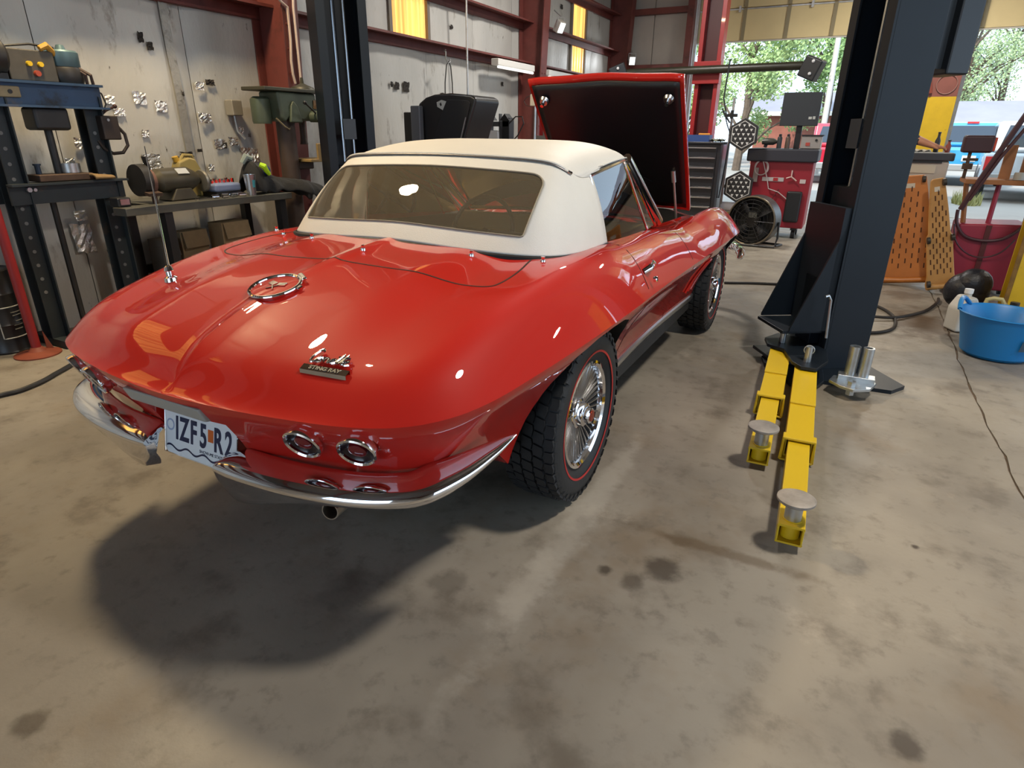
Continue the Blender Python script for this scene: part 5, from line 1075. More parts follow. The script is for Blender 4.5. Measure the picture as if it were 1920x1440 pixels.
part('wire_wheel', MB().lathe([(.02,-.02),(.075,-.014),(.08,.0),(.075,.014),(.02,.02)], (-2.82, 1.225, .955), 'y', 28), pm('wire_steel', '#7d7a72', .4, .6), bg); part('tool_rest', MB().box((-2.72, .76, .90), (.05, .10, .02), (0, .2, 0)).box((-2.72, .76, .87), (.02, .03, .08)), RUSTY, bg); part('eye_shield', MB().box((-2.80, .80, 1.095), (.04, .012, .09), (.2, 0, 0)), GREASE, bg)
jg = thing('oil_jug', 'yellowed plastic oil jug with a side handle behind the bench grinder', 'jug', (-2.95, 1.20, .835)); JY = pm('jug_yellow', '#8f7f4a', .45, var=(6, .1))
part('bottle', MB().prism([(1.11,.835),(1.30,.835),(1.31,1.02),(1.27,1.105),(1.22,1.12),(1.13,1.09),(1.10,1.02)], 'x', -3.0, -2.91), JY, jg, bevel=.015, seg=3); part('handle', MB().tube([(-2.955,1.16,1.09),(-2.955,1.20,1.135),(-2.955,1.27,1.13),(-2.955,1.29,1.06)], .012, 8), JY, jg); part('cap', MB().cyl((-2.955,1.14,1.09), (-2.955,1.13,1.125), .022, 14), pm('cap_amber', '#b48e2c', .4), jg)
tr = thing('socket_tray', 'blue-grey socket tray filled with bright sockets on the workbench', 'tray', (-2.82, 1.40, .835)); part('tray', MB().bx(-2.92, -2.74, 1.27, 1.51, .87, .93), pm('tray_pale_blue', '#6c7896', .45), tr, bevel=.02, seg=3); part('tray_base', MB().bx(-2.91, -2.75, 1.28, 1.50, .835, .87), BLACK, tr)
for i in range(6):
    for j in range(2): part('socket', MB().cyl((-2.88+j*.07, 1.30+i*.036, .93), (-2.88+j*.07, 1.30+i*.036, .95+.006*(i % 3)), .014, 10), CHROME, tr)
tb = thing('steel_tumbler', 'brushed steel tumbler with a teal mark on the workbench edge', 'tumbler', (-2.66, 1.53, .836)); part('cup', MB().lathe([(0,0),(.032,0),(.046,.155),(.043,.155),(.03,.01)], (-2.645, 1.515, .837), n=26), pm('tumbler_steel', (.55,.58,.62), .25, .9), tb); part('teal_mark', MB().lathe([(.0385,.06),(.0435,.115)], (-2.645, 1.515, .8375), n=6, a0=-.35, a1=.25), pm('mark_teal', '#3f8f9c', .5), tb)
rnd = random.Random(3)
for k, (y, x) in enumerate(((1.20,-2.67),(1.27,-2.65),(1.31,-2.70),(1.35,-2.66),(1.39,-2.69),(1.43,-2.65),(1.46,-2.71))):
    a = rnd.uniform(-.6, .6); o = thing('loose_socket', 'bright loose socket among the scatter in front of the socket tray', 'socket', (x, y, .835), a, group='loose sockets on the workbench', local=True); part('socket_shell', MB().lathe([(.009,-.025),(.014,-.025),(.014,.025),(.008,.025),(.008,-.02)], (0, 0, .014), 'y', 14), CHROME, o)
single('ring_wrench', MB().tube([(-2.66,1.16,.843),(-2.655,1.05,.843)], .006, 6).torus((-2.66,1.175,.843), .014, .005, 'z', 18, 6).torus((-2.655,1.04,.843), .012, .005, 'z', 18, 6), CHROME, 'chrome ring wrench lying on the front edge of the workbench', 'wrench')
cb = thing('plier_case', 'small black case with chrome clasp at the left end of the workbench', 'case', (-2.74, .53, .835)); part('case', MB().bx(-2.79, -2.69, .485, .575, .835, .895), BLACK, cb, bevel=.01); part('clasp', MB().bx(-2.69, -2.685, .50, .56, .85, .885), DULLCHROME, cb)
# jacket thrown over the end of the bench
JK = pm('jacket_black', (.012,.012,.013), .85, bump=(50, .3)); HV = pm('hi_vis_green', '#a8d018', .6)
def cloth(pts_rows, seed=1):
    r_ = random.Random(seed); return MB().grid([[(p[0] + r_.uniform(-.008,.008), p[1] + r_.uniform(-.008,.008), p[2] + r_.uniform(-.008,.008)) for p in row] for row in pts_rows])
jk = thing('work_jacket', 'black work jacket with bright green trim draped over the bench end', 'jacket', (-2.85, 1.85, .835))
rows = []
for i, y in enumerate(np.linspace(1.56, 2.20, 22)):
    h = float(spl([(1.54,.87),(1.57,1.02),(1.60,1.10),(1.66,1.05),(1.75,.98),(1.88,.94),(2.02,.92),(2.14,.88),(2.22,.85)])(y)); wdt = .10 + .02*math.sin(i); lo = .846 if y < 1.90 else .846 - (y-1.90)*.36
    rows.append([(-2.74 + .15*min(1, max(0, (y-1.84)/.12)) + wdt*math.cos(a)*.9, y, lo + (h-lo)*max(0, math.sin(a))**.8 + .012*math.sin(i*1.7+a*5)) for a in np.linspace(0, math.pi, 13)])
part('jacket_body', cloth(rows), JK, jk, solid=.012, sub=1)
part('collar', MB().tube([(-2.76, 1.56, 1.07), (-2.74, 1.59, 1.12), (-2.73, 1.63, 1.10)], [.02,.028,.02], 8), pm('collar_grey', '#7f8a86', .8), jk)
part('hi_vis_stripe', MB().tube([(-2.66, 1.64, 1.06), (-2.64, 1.665, 1.045), (-2.64, 1.685, 1.01), (-2.65, 1.715, .985)], [.018,.024,.02,.016], 8), HV, jk); part('blue_patch', MB().sphere((-2.68, 1.72, 1.01), .035, 12, 8, (.6, 1, 1.1)), pm('patch_navy', '#1b2c6e', .8), jk)
part('hi_vis_cuff', MB().lathe([(.03,-.04),(.05,-.02),(.055,.04),(.04,.07)], (-2.55, 2.18, .80), 'y', 14).xf(TR(-2.55,2.18,.80) @ Matrix.Rotation(-.5, 4, 'X') @ TR(2.55,-2.18,-.80)), HV, jk)
oc = thing('orange_can', 'orange metal fuel can standing under the drill press table', 'can', (-2.45, 2.62, 0)); part('can', MB().bx(-2.6, -2.32, 2.52, 2.80, 0, .86), pm('can_orange', '#8d3a1c', .5, var=(5, .15)), oc, bevel=.03); part('spout', MB().cyl((-2.45, 2.6, .86), (-2.42, 2.58, .97), .025, 12), RUSTY, oc); part('handle', MB().tube([(-2.45,2.58,.86),(-2.45,2.62,.93),(-2.45,2.72,.93),(-2.45,2.76,.86)], .012, 8), RUSTY, oc)
# ------------------------------------------------------------------ drill press
dpx = thing('drill_press', 'old green floor drill press in front of the rust-red wall column', 'drill press', (-2.62, 1.90, 0)); GREEN = pm('drill_green', '#4a5342', .5, .1, var=(5, .2), dirt=('#3a3128', 4, .55, .75)); DBR = pm('drill_brown', '#43352d', .6, .2, var=(5, .2))
part('base', MB().bx(-2.76, -2.42, 1.80, 2.28, 0, .06), DBR, dpx, bevel=.01); part('column', MB().cyl((-2.62, 1.90, .06), (-2.62, 1.90, 1.42), .075, 24), DBR, dpx)
part('head', MB().prism([(1.74,1.60),(2.16,1.60),(2.18,1.42),(2.12,1.385),(1.96,1.385),(1.90,1.45),(1.80,1.37),(1.76,1.40)], 'x', -2.72, -2.50), GREEN, dpx, bevel=.02, seg=3); part('head_rib', MB().prism([(1.84,1.37),(1.86,1.50),(1.89,1.54),(1.93,1.50),(1.98,1.37)], 'x', -2.52, -2.485), GREEN, dpx, bevel=.012); part('belt_cover', MB().bx(-2.74, -2.48, 1.60, 2.24, 1.60, 1.628), pm('cover_olive', '#3d3b2e', .5, .2), dpx, bevel=.006); part('pulley_cone', MB().lathe([(.10,0),(.09,.02),(.05,.035),(.016,.05),(.012,.095),(0,.095)], (-2.60, 2.12, 1.628), n=24), pm('cover_olive', '#3d3b2e', .5), dpx)
part('rear_motor', MB().lathe([(0,0),(.07,0),(.075,.02),(.075,.18),(.05,.20),(0,.20)], (-2.66, 1.70, 1.36), n=22), GREEN, dpx); part('tan_label', MB().bx(-2.50, -2.494, 2.12, 2.16, 1.48, 1.55), pm('label_tan', '#8a6b4a', .6), dpx, bevel=.01)
part('quill', MB().cyl((-2.60, 2.07, 1.25), (-2.60, 2.07, 1.39), .026, 16).cyl((-2.60, 2.07, 1.20), (-2.60, 2.07, 1.25), .034, 16, .026), DBR, dpx); part('feed_hub', MB().cyl((-2.52, 2.10, 1.42), (-2.44, 2.12, 1.42), .045, 18), GREEN, dpx)
for a in (.9, -.9, 2.6): part('feed_handle', MB().tube([(-2.45, 2.13, 1.42), (-2.43, 2.13 + .20*math.cos(a), 1.42 + .20*math.sin(a))], .008, 8).sphere((-2.43, 2.13+.20*math.cos(a), 1.42+.20*math.sin(a)), .016, 10, 6), BLACK, dpx)
part('work_table', MB().bx(-2.75, -2.45, 1.98, 2.36, 1.06, 1.085), pm('table_tan', '#8f7648', .6, var=(8, .2)), dpx, bevel=.006); part('table_guard', MB().box((-2.46, 2.20, 1.14), (.02, .26, .14)), pm('table_tan', '#8f7648', .6), dpx, bevel=.006); part('guard_hole', MB().cyl((-2.45, 2.23, 1.15), (-2.446, 2.23, 1.15), .012, 12), BLACK, dpx); part('table_bracket', MB().bx(-2.68, -2.56, 1.86, 2.12, 1.0, 1.06), DBR, dpx, bevel=.01); part('power_cord', MB().tube([(-2.52, 1.72, 1.40), (-2.50, 1.78, 1.34), (-2.52, 1.84, 1.32), (-2.55, 1.88, 1.33)], .007, 6), pm('cord_tan', '#6f6144', .7), dpx)
dpx.location = (-2.77, 2.06, 0)
sw = thing('switch_box', 'small dented grey switch box on the wall left of the drill press', 'switch', (-3.12, 1.90, 1.35)); part('box', MB().bx(-3.19, -3.10, 1.83, 1.93, 1.42, 1.54), pm('switch_grey', '#8d877b', .5, .2), sw, bevel=.008); part('conduit', MB().tube([(-3.15, 1.88, 1.42), (-3.15, 1.89, 1.30), (-3.12, 1.93, 1.24)], .010, 6), GALV, sw)
# ================================================================== right side of the shop
cr = pm('creeper_orange', '#b8702c', .45, var=(4, .15), dirt=('#6d4520', 3, .58, .78)); cr2 = pm('creeper_faded', '#b08248', .5, var=(4, .15), dirt=('#7c5a34', 3, .55, .75))
def creeper(label, M, m, slots=True, w=.205):
    t = thing('mechanic_creeper', label, 'creeper', M.translation, M.to_euler(), group='creepers leaning on the tool cart', local=True)
    out = [(-w*.40,.97),(-w*.52,.955),(-w*.72,.72),(-w*.84,.50),(-w*.98,.47),(-w*1.05,.12),(-w*1.2,.05),(-w*1.15,0),(w*1.15,0),(w*1.2,.05),(w*1.05,.12),(w*.98,.47),(w*.84,.50),(w*.72,.72),(w*.52,.955),(w*.40,.97)]
    part('shell', MB().prism(out, 'y', -.018, .018), m, t, bevel=.012, seg=3)
    if slots:
        for i in range(7):
            for j in range(9 if i % 2 else 8):
                x = (i-3)*w*.25; z = .16 + j*.092 + (.046 if i % 2 else 0)
                if z < .93 and not (abs(x) > w*.66 and z > .42) and not (abs(x) > w*.42 and z > .68): part('slot', MB().bx(x-.005, x+.005, -.0195, -.0155, z-.022, z+.022), pm('slot_dark', '#4a2a12', .8), t)
    part('foot_roll', MB().tube([(-w*1.1, -.03, .035), (0, -.038, .03), (w*1.1, -.03, .035)], .024, 10), m, t)
    for x, z in ((-w*1.0,.06), (w*1.0,.06), (-w*.9,.45), (w*.9,.45), (w*.4,.93)): part('caster', MB().cyl((x-.012, -.045, z), (x+.012, -.045, z), .030, 14).cyl((x, -.045, z), (x, -.015, z), .010, 8), pm('caster_dark', '#3c3833', .5, .4), t)
    part('hand_hole', MB().bx(-w*.30, w*.10, -.0195, -.0155, .86, .90), pm('hole_pale2', '#c9c0b0', .6), t)
creeper('large orange slotted creeper standing upright in front of the tool cart', TR(2.11, 4.84, .025) @ Matrix.Rotation(math.radians(-7), 4, 'Y') @ Matrix.Rotation(math.radians(-6), 4, 'X') @ rz(math.radians(4)), cr)
creeper('narrow faded orange creeper tilted beside the large slotted one', TR(2.40, 4.68, .035) @ Matrix.Rotation(math.radians(-14), 4, 'Y') @ Matrix.Rotation(math.radians(-3), 4, 'X') @ rz(math.radians(8)), cr2, True, .10)
ct = thing('tool_cart', 'white-fronted service cart with dark top behind the orange creepers', 'tool cart', (2.02, 5.5, 0)); part('body', MB().bx(1.62, 2.28, 5.28, 5.72, .14, 1.10), pm('cart_white', '#bdb4a8', .5, var=(5, .06)), ct, bevel=.015); part('top_tray', MB().bx(1.60, 2.31, 5.25, 5.75, 1.10, 1.17), pm('cart_top', '#3c3f47', .5), ct, bevel=.012); part('front_panel', MB().bx(1.96, 2.18, 5.268, 5.28, .99, 1.06), pm('panel_cream', '#cfc6b2', .5), ct); part('slot_band', MB().bx(1.86, 2.22, 5.262, 5.28, 1.08, 1.10), BLACK, ct)
for x in (1.70, 2.20):
    for y in (5.35, 5.65): part('caster', MB().cyl((x-.02, y, .06), (x+.02, y, .06), .06, 16).bx(x-.03, x+.03, y-.03, y+.03, .11, .14), BLACK, ct)
for k, (x, y, h, c, lab) in enumerate(((2.27,5.60,.10,'#8c3b26','small red jar at the right edge of the cart top'),(2.18,5.68,.17,'#1c2026','slim black bottle standing on the cart top'),(1.93,5.55,.05,'#7e2f24','low red tin on the cart top beside the hand'))):
    o = thing(('jar', 'bottle', 'tin')[k], lab, 'bottle' if k != 2 else 'tin', (x, y, 1.17)); part('container', MB().lathe([(0,0),(.022,0),(.024,h*.6),(.012,h*.8),(.012,h),(0,h)], (x, y, 1.17), n=14), pm('jar_'+c[1:], c, .4), o); part('lid', MB().lathe([(.014,h),(.014,h+.012),(0,h+.014)], (x, y, 1.17), n=12), BLACK, o)
single('crumpled_paper', MB().grid([[(1.96 + .02*i, 5.38 + .018*j, 1.172 + .014 + .012*math.sin(i*2.1+j)*math.cos(j*1.7)) for j in range(8)] for i in range(9)]), pm('paper_pale', '#bdb7aa', .8), 'crumpled pale paper on the service cart top', 'paper', solid=.006)
rm = thing('drain_machine', 'red fluid drain machine with hoses behind the white jug', 'drain machine', (2.60, 4.75, 0)); MAG = pm('machine_magenta_red', '#8a2038', .5, var=(3, .08)); WOODO = pm('plywood_orange', '#8f5c33', .6, var=(6, .15))
part('tub', MB().prism([(2.41,.04),(2.86,.04),(2.90,.62),(2.40,.60)], 'y', 4.62, 5.05), MAG, rm, bevel=.02, seg=3); part('skirt', MB().bx(2.385, 2.46, 4.66, 5.0, .03, .20), pm('skirt_dark', '#2a1416', .6), rm, bevel=.015); part('tub_strap', MB().bx(2.60, 2.64, 4.606, 4.62, .06, .60), DKRED, rm)
for x, dx in ((2.38, .02), (2.62, 0), (2.88, 0)): part('post', MB().tube([(x + dx*3, 4.72, .58), (x, 4.72, .96)], .020, 8), WOODO if x < 2.5 else MAG, rm)
part('shelf', MB().bx(2.36, 2.95, 4.6, 5.0, .935, .975), WOODO, rm, bevel=.006); part('upper_board', MB().bx(2.62, 2.70, 4.85, 4.88, .975, 1.25).bx(2.76, 2.95, 4.85, 4.88, .975, 1.20), WOODO, rm)
part('swing_arm', MB().tube([(2.38, 4.62, .72), (2.46, 4.60, .98), (2.66, 4.58, 1.55)], .022, 8).tube([(2.42, 4.60, .80), (2.55, 4.58, 1.15), (2.68, 4.58, 1.42)], .014, 8), pm('arm_dark_red', '#3a1620', .5), rm)
part('hose', MB().tube(catmull([(2.37,4.60,.80),(2.36,4.60,.72),(2.38,4.60,.60),(2.46,4.59,.50),(2.60,4.59,.47),(2.74,4.59,.50),(2.84,4.59,.60),(2.88,4.59,.70),(2.88,4.6,.8)], 8), .014, 8).tube(catmull([(2.36,4.6,.7),(2.36,4.58,.60),(2.40,4.57,.46),(2.50,4.57,.36),(2.62,4.57,.33),(2.74,4.57,.38),(2.82,4.58,.50),(2.86,4.6,.6)], 8), .007, 6), pm('hose_wine', '#3c1a26', .5), rm)
for x in (2.42, 2.85):
    for y in (4.70, 4.98): part('caster', MB().cyl((x-.02, y, .045), (x+.02, y, .045), .045, 14), BLACK, rm)
rm.location = (2.62, 4.93, 0)
bx2 = thing('work_lamp', 'maroon box with red end lamp on a threaded post above the machine shelf', 'work lamp', (2.41, 4.9, .975)); part('housing', MB().bx(2.30, 2.52, 4.85, 4.98, 1.185, 1.325), pm('housing_maroon', '#3a1f28', .5), bx2, bevel=.02, seg=3); part('red_end', MB().bx(2.515, 2.535, 4.86, 4.97, 1.20, 1.31), pm('lamp_red_orange', '#c4492c', .4), bx2, bevel=.006); part('post', MB().cyl((2.37, 4.9, .975), (2.37, 4.9, 1.19), .014, 10), RUSTY, bx2); part('clamp', MB().bx(2.34, 2.41, 4.87, 4.93, 1.05, 1.10).cyl((2.33, 4.9, 1.13), (2.44, 4.9, 1.13), .012, 8), RUSTY, bx2)
single('tin', MB().lathe([(0,0),(.04,0),(.04,.05),(.035,.06),(0,.06)], (2.75, 4.84, .978), n=16), pm('tin_pale', '#a9a7a0', .5), 'low pale tin on the plywood shelf of the red machine', 'tin')
tub = thing('flexible_tub', 'bright blue flexible tub with moulded handles on the floor', 'tub', (2.54, 2.84, 0)); TUBB = pm('tub_blue', '#1a78b8', .4, dirt=('#16587f', 3, .62, .8))
prof = [(0,0),(.17,0),(.195,.02),(.215,.12),(.243,.24),(.253,.27),(.260,.275),(.253,.28),(.238,.265),(.205,.10),(.18,.03),(0,.02)]
part('tub', MB().lathe(prof, (2.54, 2.84, 0), n=48), TUBB, tub)
for a in (2.75, 2.75 + math.pi):
    part('handle', MB().tube([(2.54 + .252*math.cos(a+d), 2.84 + .252*math.sin(a+d), .275 + .055*math.cos(d/.42*math.pi/2)) for d in np.linspace(-.42, .42, 12)], .014, 8), TUBB, tub)
part('scuff', MB().lathe([(.2155,.09),(.2325,.16)], (2.542, 2.838, 0), n=6, a0=-1.25, a1=-.95), pm('scuff_grey', '#3f5566', .7), tub)
jw = thing('white_jug', 'cloudy white gallon jug with white cap beside the blue tub', 'jug', (2.40, 3.38, 0)); JW = pm('jug_white', '#b9b6ae', .4, trans=.0, var=(5, .05))
part('bottle', MB().prism([(-.075,0),(.075,0),(.078,.17),(.03,.255),(-.03,.255),(-.078,.17)], 'y', -.07, .07).xf(TR(2.40, 3.38, 0) @ rz(.5)), JW, jw, bevel=.018, seg=3); part('neck', MB().cyl((2.40, 3.38, .25), (2.40, 3.38, .285), .024, 18), JW, jw); part('cap', MB().cyl((2.40, 3.38, .275), (2.40, 3.38, .305), .028, 20), pm('cap_white', '#dcdcdc', .4), jw)
jo = thing('oil_container', 'cream oil container with a carry handle behind the blue tub', 'jug', (2.57, 3.42, 0)); JC = pm('container_cream', '#b3a878', .45, dirt=('#4f4c3e', 3, .5, .7))
part('bottle', MB().prism([(-.12,0),(.12,0),(.12,.16),(.10,.20),(-.09,.20),(-.12,.16)], 'y', -.06, .06).xf(TR(2.62, 3.42, 0)), JC, jo, bevel=.018, seg=3); part('handle', MB().tube([(2.52,3.42,.195),(2.525,3.42,.235),(2.56,3.42,.248),(2.61,3.42,.245),(2.63,3.42,.215),(2.65,3.42,.20)], .014, 8), JC, jo); part('cap', MB().cyl((2.69,3.42,.20), (2.69,3.42,.235), .028, 18), BLACK, jo)
single('black_bag', MB().sphere((2.50, 4.10, .15), .17, 20, 12, (.95, .7, .9)).sphere((2.53, 4.08, .21), .13, 16, 10, (1, .8, 1)), pm('bag_black', (.008,.009,.014), .4, bump=(18, .8)), 'shiny black rubbish bag slumped between the machine and yellow column', 'bag')
single('air_hose', MB().tube(catmull([(.3,4.0,.012),(.616,4.046,.012),(.9,4.18,.012),(1.284,4.257,.012),(1.50,4.02,.012),(1.62,3.80,.012),(1.74,3.85,.012),(1.86,3.82,.012),(1.96,3.63,.012),(2.0,3.366,.012),(1.958,3.09,.012),(1.81,2.92,.012),(1.60,2.95,.012),(1.55,3.15,.012),(1.68,3.30,.012),(1.82,3.347,.026),(2.006,3.451,.02),(2.2,3.77,.012),(2.3,4.05,.012),(2.36,4.35,.012),(2.3,4.6,.012)], 8), .012, 8), pm('hose_black_brown', (.02,.015,.012), .55), 'black air hose looping over the floor past the lift column', 'hose')
# ------------------------------------------------------------------ person at the cart (almost hidden by the lift column)
def skin_person():
    V = [(1.62,5.98,.92),(1.63,5.97,1.08),(1.66,5.94,1.24),(1.68,5.92,1.37),(1.69,5.90,1.45),(1.70,5.88,1.53),(1.71,5.87,1.64),
         (1.53,6.0,.90),(1.52,5.97,.48),(1.51,6.01,.08),(1.51,5.90,.04),(1.73,5.97,.90),(1.74,5.96,.48),(1.74,6.01,.08),(1.74,5.90,.04),
         (1.50,5.93,1.37),(1.46,5.86,1.12),(1.58,5.68,1.06),(1.82,5.90,1.36),(1.935,5.75,1.30),(2.02,5.63,1.272),(2.13,5.56,1.232)]
    R = [(.15,.11),(.145,.10),(.155,.10),(.15,.09),(.06,.06),(.062,.065),(.088,.10),(.085,.085),(.062,.062),(.042,.05),(.04,.035),(.085,.085),(.062,.062),(.042,.05),(.04,.035),(.065,.065),(.047,.047),(.034,.034),(.066,.066),(.060,.060),(.044,.044),(.034,.030)]
    E = [(0,1),(1,2),(2,3),(3,4),(4,5),(5,6),(0,7),(7,8),(8,9),(9,10),(0,11),(11,12),(12,13),(13,14),(3,15),(15,16),(16,17),(3,18),(18,19),(19,20),(20,21)]
    b = len(V); hand = [(2.165,5.545,1.222),(2.20,5.54,1.212)]; V += hand; R += [(.036,.024),(.034,.020)]; E += [(21,b),(b,b+1)]
    for k, (dx, dy, dz) in enumerate(((.0,-.030,.0),(.008,-.010,.004),(.008,.010,.002),(.002,.028,-.002))):
        i = len(V); V += [(2.212+dx,5.54+dy,1.214+dz),(2.238+dx,5.54+dy*1.15,1.204),(2.245+dx,5.54+dy*1.2,1.186-.001*k)]; R += [(.0105,.0105),(.0095,.0095),(.008,.008)]; E += [(b+1,i),(i,i+1),(i+1,i+2)]
    i = len(V); V += [(2.16,5.505,1.212),(2.185,5.49,1.200)]; R += [(.012,.012),(.009,.009)]; E += [(b,i),(i,i+1)]
    me = bpy.data.meshes.new('person'); me.from_pydata(V, E, []); o = bpy.data.objects.new('person_body', me); COL.objects.link(o)
    o.modifiers.new('skin', 'SKIN'); ly = me.skin_vertices[0].data
    for k, r in enumerate(R): ly[k].radius = r
    ly[0].use_root = True
    sb = o.modifiers.new('s', 'SUBSURF'); sb.levels = 2
    dg = bpy.context.evaluated_depsgraph_get(); dg.update(); out = bpy.data.meshes.new_from_object(o.evaluated_get(dg)); bpy.data.objects.remove(o); return out
pmesh = skin_person()
SKINM = pm('skin', '#b07a5e', .55, var=(20, .05)); SHIRT = pm('shirt_charcoal', '#23262b', .85); JEANS = pm('jeans', '#2b3444', .85)
pmesh.materials.append(SKINM); pmesh.materials.append(SHIRT); pmesh.materials.append(JEANS)
for f in pmesh.polygons:
    c = f.center; f.material_index = 0
    if c.z < .98: f.material_index = 2
    elif c.z < 1.45 and not (c.x > 2.012 and c.y < 5.72) and not (c.z < 1.2 and c.y < 5.8): f.material_index = 1
finish(pmesh, True, 80)
pe = thing('person', 'person in dark short-sleeved shirt reaching over the service cart', 'person', (1.63, 5.97, 0)); part('body', pmesh, SKINM, pe)
part('hair', MB().sphere((1.71, 5.885, 1.685), .105, 18, 12, (.9, 1, .82)), pm('hair_brown', '#2c2018', .8), pe)
part('face', MB().sphere((1.735, 5.775, 1.645), .016, 10, 8, (.8, 1.2, 1)).sphere((1.70, 5.79, 1.668), .010, 8, 6).sphere((1.765, 5.785, 1.668), .010, 8, 6), SKINM, pe)
for x in (1.51, 1.74): part('shoe', MB().box((x, 5.93, .045), (.10, .28, .09)), BLACK, pe, bevel=.03, seg=3)
# ================================================================== outside
struct('ground', MB().bx(-40, 45, DY+.15, 90, -.16, -.01).bx(9.1, 45, -40, DY+.15, -.16, -.01), pm('yard_concrete', '#938c82', .8, var=(.4, .08), dirt=('#7d766c', 1.2, .6, .75)))
grass = MB(); rg_ = random.Random(5)
for k in range(1500):
    x, y = rg_.uniform(3.4, 5.2), rg_.uniform(13.6, 15.2); h = rg_.uniform(.08, .28); a = rg_.uniform(0, 6.28); dx, dy = .02*math.cos(a), .02*math.sin(a); l = rg_.uniform(-.08, .08)
    if (x-3.72)**2/.06 + (y-14.4)**2/.3 > 1: continue
    grass.add([(x-dx, y-dy, -.01), (x+dx, y+dy, -.01), (x+l, y+l, h)], [(0,1,2)])
g_ = part('grass_tuft', grass, pm('grass', '#9c9a62', .8), None, kind='stuff', weld=False); g_['label'] = 'yellow-green weeds growing beyond the garage door'; g_['category'] = 'grass'
LEAFM = {}
def leaf_mat(c):
    if c not in LEAFM:
        m = pm('leaf_' + c[1:], c, .6, var=(1.5, .3)); b = m.node_tree.nodes['Principled BSDF']; LEAFM[c] = m
    return LEAFM[c]
def tree(label, x, y, h, rad, col, n, seed, z0_=1.0, leaf=.16, trunk_r=.16, sparse=False):
    r = random.Random(seed); t = thing('tree', label, 'tree', (x, y, 0), group='trees across the yard')
    limbs = MB().tube([(x, y, 0), (x+.1, y, h*.3), (x-.05, y+.1, h*.6), (x, y, h*.9)], [trunk_r, trunk_r*.8, trunk_r*.5, .03], 8)
    blobs = []
    for k in range(16 if not sparse else 22):
        a = r.uniform(0, 6.28); q = rad * math.sqrt(r.random()) * .85; zz = z0_ + (h - z0_) * r.uniform(.08, .95); q *= 1.1 - .55*abs((zz - z0_)/(h - z0_) - .4)
        p = (x + q*math.cos(a), y + q*math.sin(a), zz); blobs.append((p, rad * r.uniform(.22, .42)))
        limbs.tube([(x, y, max(.5, zz - q*.9)), ((x+p[0])/2, (y+p[1])/2, zz - q*.3), p], [trunk_r*.42, trunk_r*.25, .012], 5)
    part('trunk', limbs, pm('bark', '#5a4c3e', .9, var=(6, .3)), t)
    V, F = [], []
    for k in range(n):
        p, R = blobs[r.randrange(len(blobs))]; d = Vector((r.gauss(0,1), r.gauss(0,1), r.gauss(0,1))).normalized() * R * r.random() ** .4
        c = Vector(p) + d; u = Vector((r.gauss(0,1), r.gauss(0,1), r.gauss(0,1))).normalized(); w = u.orthogonal().normalized() * leaf * r.uniform(.6, 1.1); u = u * leaf * r.uniform(.5, .9)
        i = len(V); V += [c - w*.5, c + u*.35, c + w*.5, c - u*.35]; F.append((i, i+1, i+2, i+3))
    me = bpy.data.meshes.new('crown'); me.from_pydata([tuple(v) for v in V], [], F); me.transform(Matrix.Translation((-x, -y, 0)))
    o = bpy.data.objects.new('crown', me); COL.objects.link(o); o.parent = t; me.materials.append(leaf_mat(col)); o['kind'] = 'stuff'; ORI[o.name] = ORI[t.name]
tree('tall dense pale green tree left of the brick house', -2.6, 24.5, 7.5, 2.6, '#93a86a', 13000, 1, .9, .17)
tree('broad bright green tree behind the dark monitor', -.0, 27.4, 8.2, 2.3, '#8aa664', 12000, 2, 1.6, .17)
tree('green tree standing at the left jamb of the garage door', -7.6, 27, 8, 2.8, '#7f9a58', 7000, 3, .6, .18)
tree('loose light green tree behind the utility pole', 2.6, 42, 9.5, 2.6, '#9db57c', 6000, 4, 2.6, .2)
tree('wide open-crowned tree above the low white building', 6.2, 45, 10.5, 3.4, '#8fa070', 5500, 5, 2.8, .2, .22, True)
tree('dark green tree at the right end of the low white building', 12.5, 47, 9.5, 3.0, '#6f8a54', 5500, 6, 2.4, .2)
tree('rounded olive green tree far behind the brick house', -9.5, 42, 10, 3.6, '#80935c', 6000, 8, 1.2, .22)
tree('airy yellow-green tree behind the blue pickup', 9.2, 53, 11.5, 3.4, '#a3b184', 5000, 9, 3.0, .22, .2, True)
tree('tall feathery tree closing the gap behind the utility pole', 1.9, 47, 11, 3.2, '#8ea873', 8000, 11, 1.6, .24)
tree('dark leafy tree behind the yellow column', 4.4, 52, 11, 3.0, '#7f9b66', 7000, 12, 1.8, .24)
tree('spreading bright tree far left across the yard', -6.8, 33, 9, 2.6, '#9ab06c', 8000, 13, .8, .2)
up = thing('utility_pole', 'pale utility pole with a crossarm in front of the trees', 'pole', (.24, 24, 0)); part('pole', MB().cyl((.27, 24, -.01), (.13, 24, 9), .10, 14, .075), pm('pole_wood', '#b5b0a6', .8), up); part('crossarm', MB().bx(-.7, 1.0, 23.95, 24.05, 8.1, 8.2), pm('pole_wood', '#b5b0a6', .8), up)
BRK = pm('brick_face', '#8c5546', .85, var=(3, .15)); WHT = pm('trim_white', '#d9d3c8', .6); ROOFG = pm('roof_grey', '#86828a', .8, var=(1, .08)); WINB = pm('far_window', '#3b4350', .15)
def house(label, x0, x1, y0, y1, zw, zr, wall, over=.4):
    t = thing('building', label, 'building', ((x0+x1)/2, (y0+y1)/2, 0)); part('wall', MB().bx(x0, x1, y0, y1, -.02, zw), wall, t); ym = (y0+y1)/2
    part('roof', MB().prism([(y0-over, zw), (ym, zr), (y1+over, zw), (y1+over, zw+.08), (ym, zr+.08), (y0-over, zw+.08)], 'x', x0-over, x1+over), ROOFG, t); part('fascia', MB().bx(x0-over, x1+over, y0-over-.04, y0-over, zw-.06, zw+.12), WHT, t)
    return t
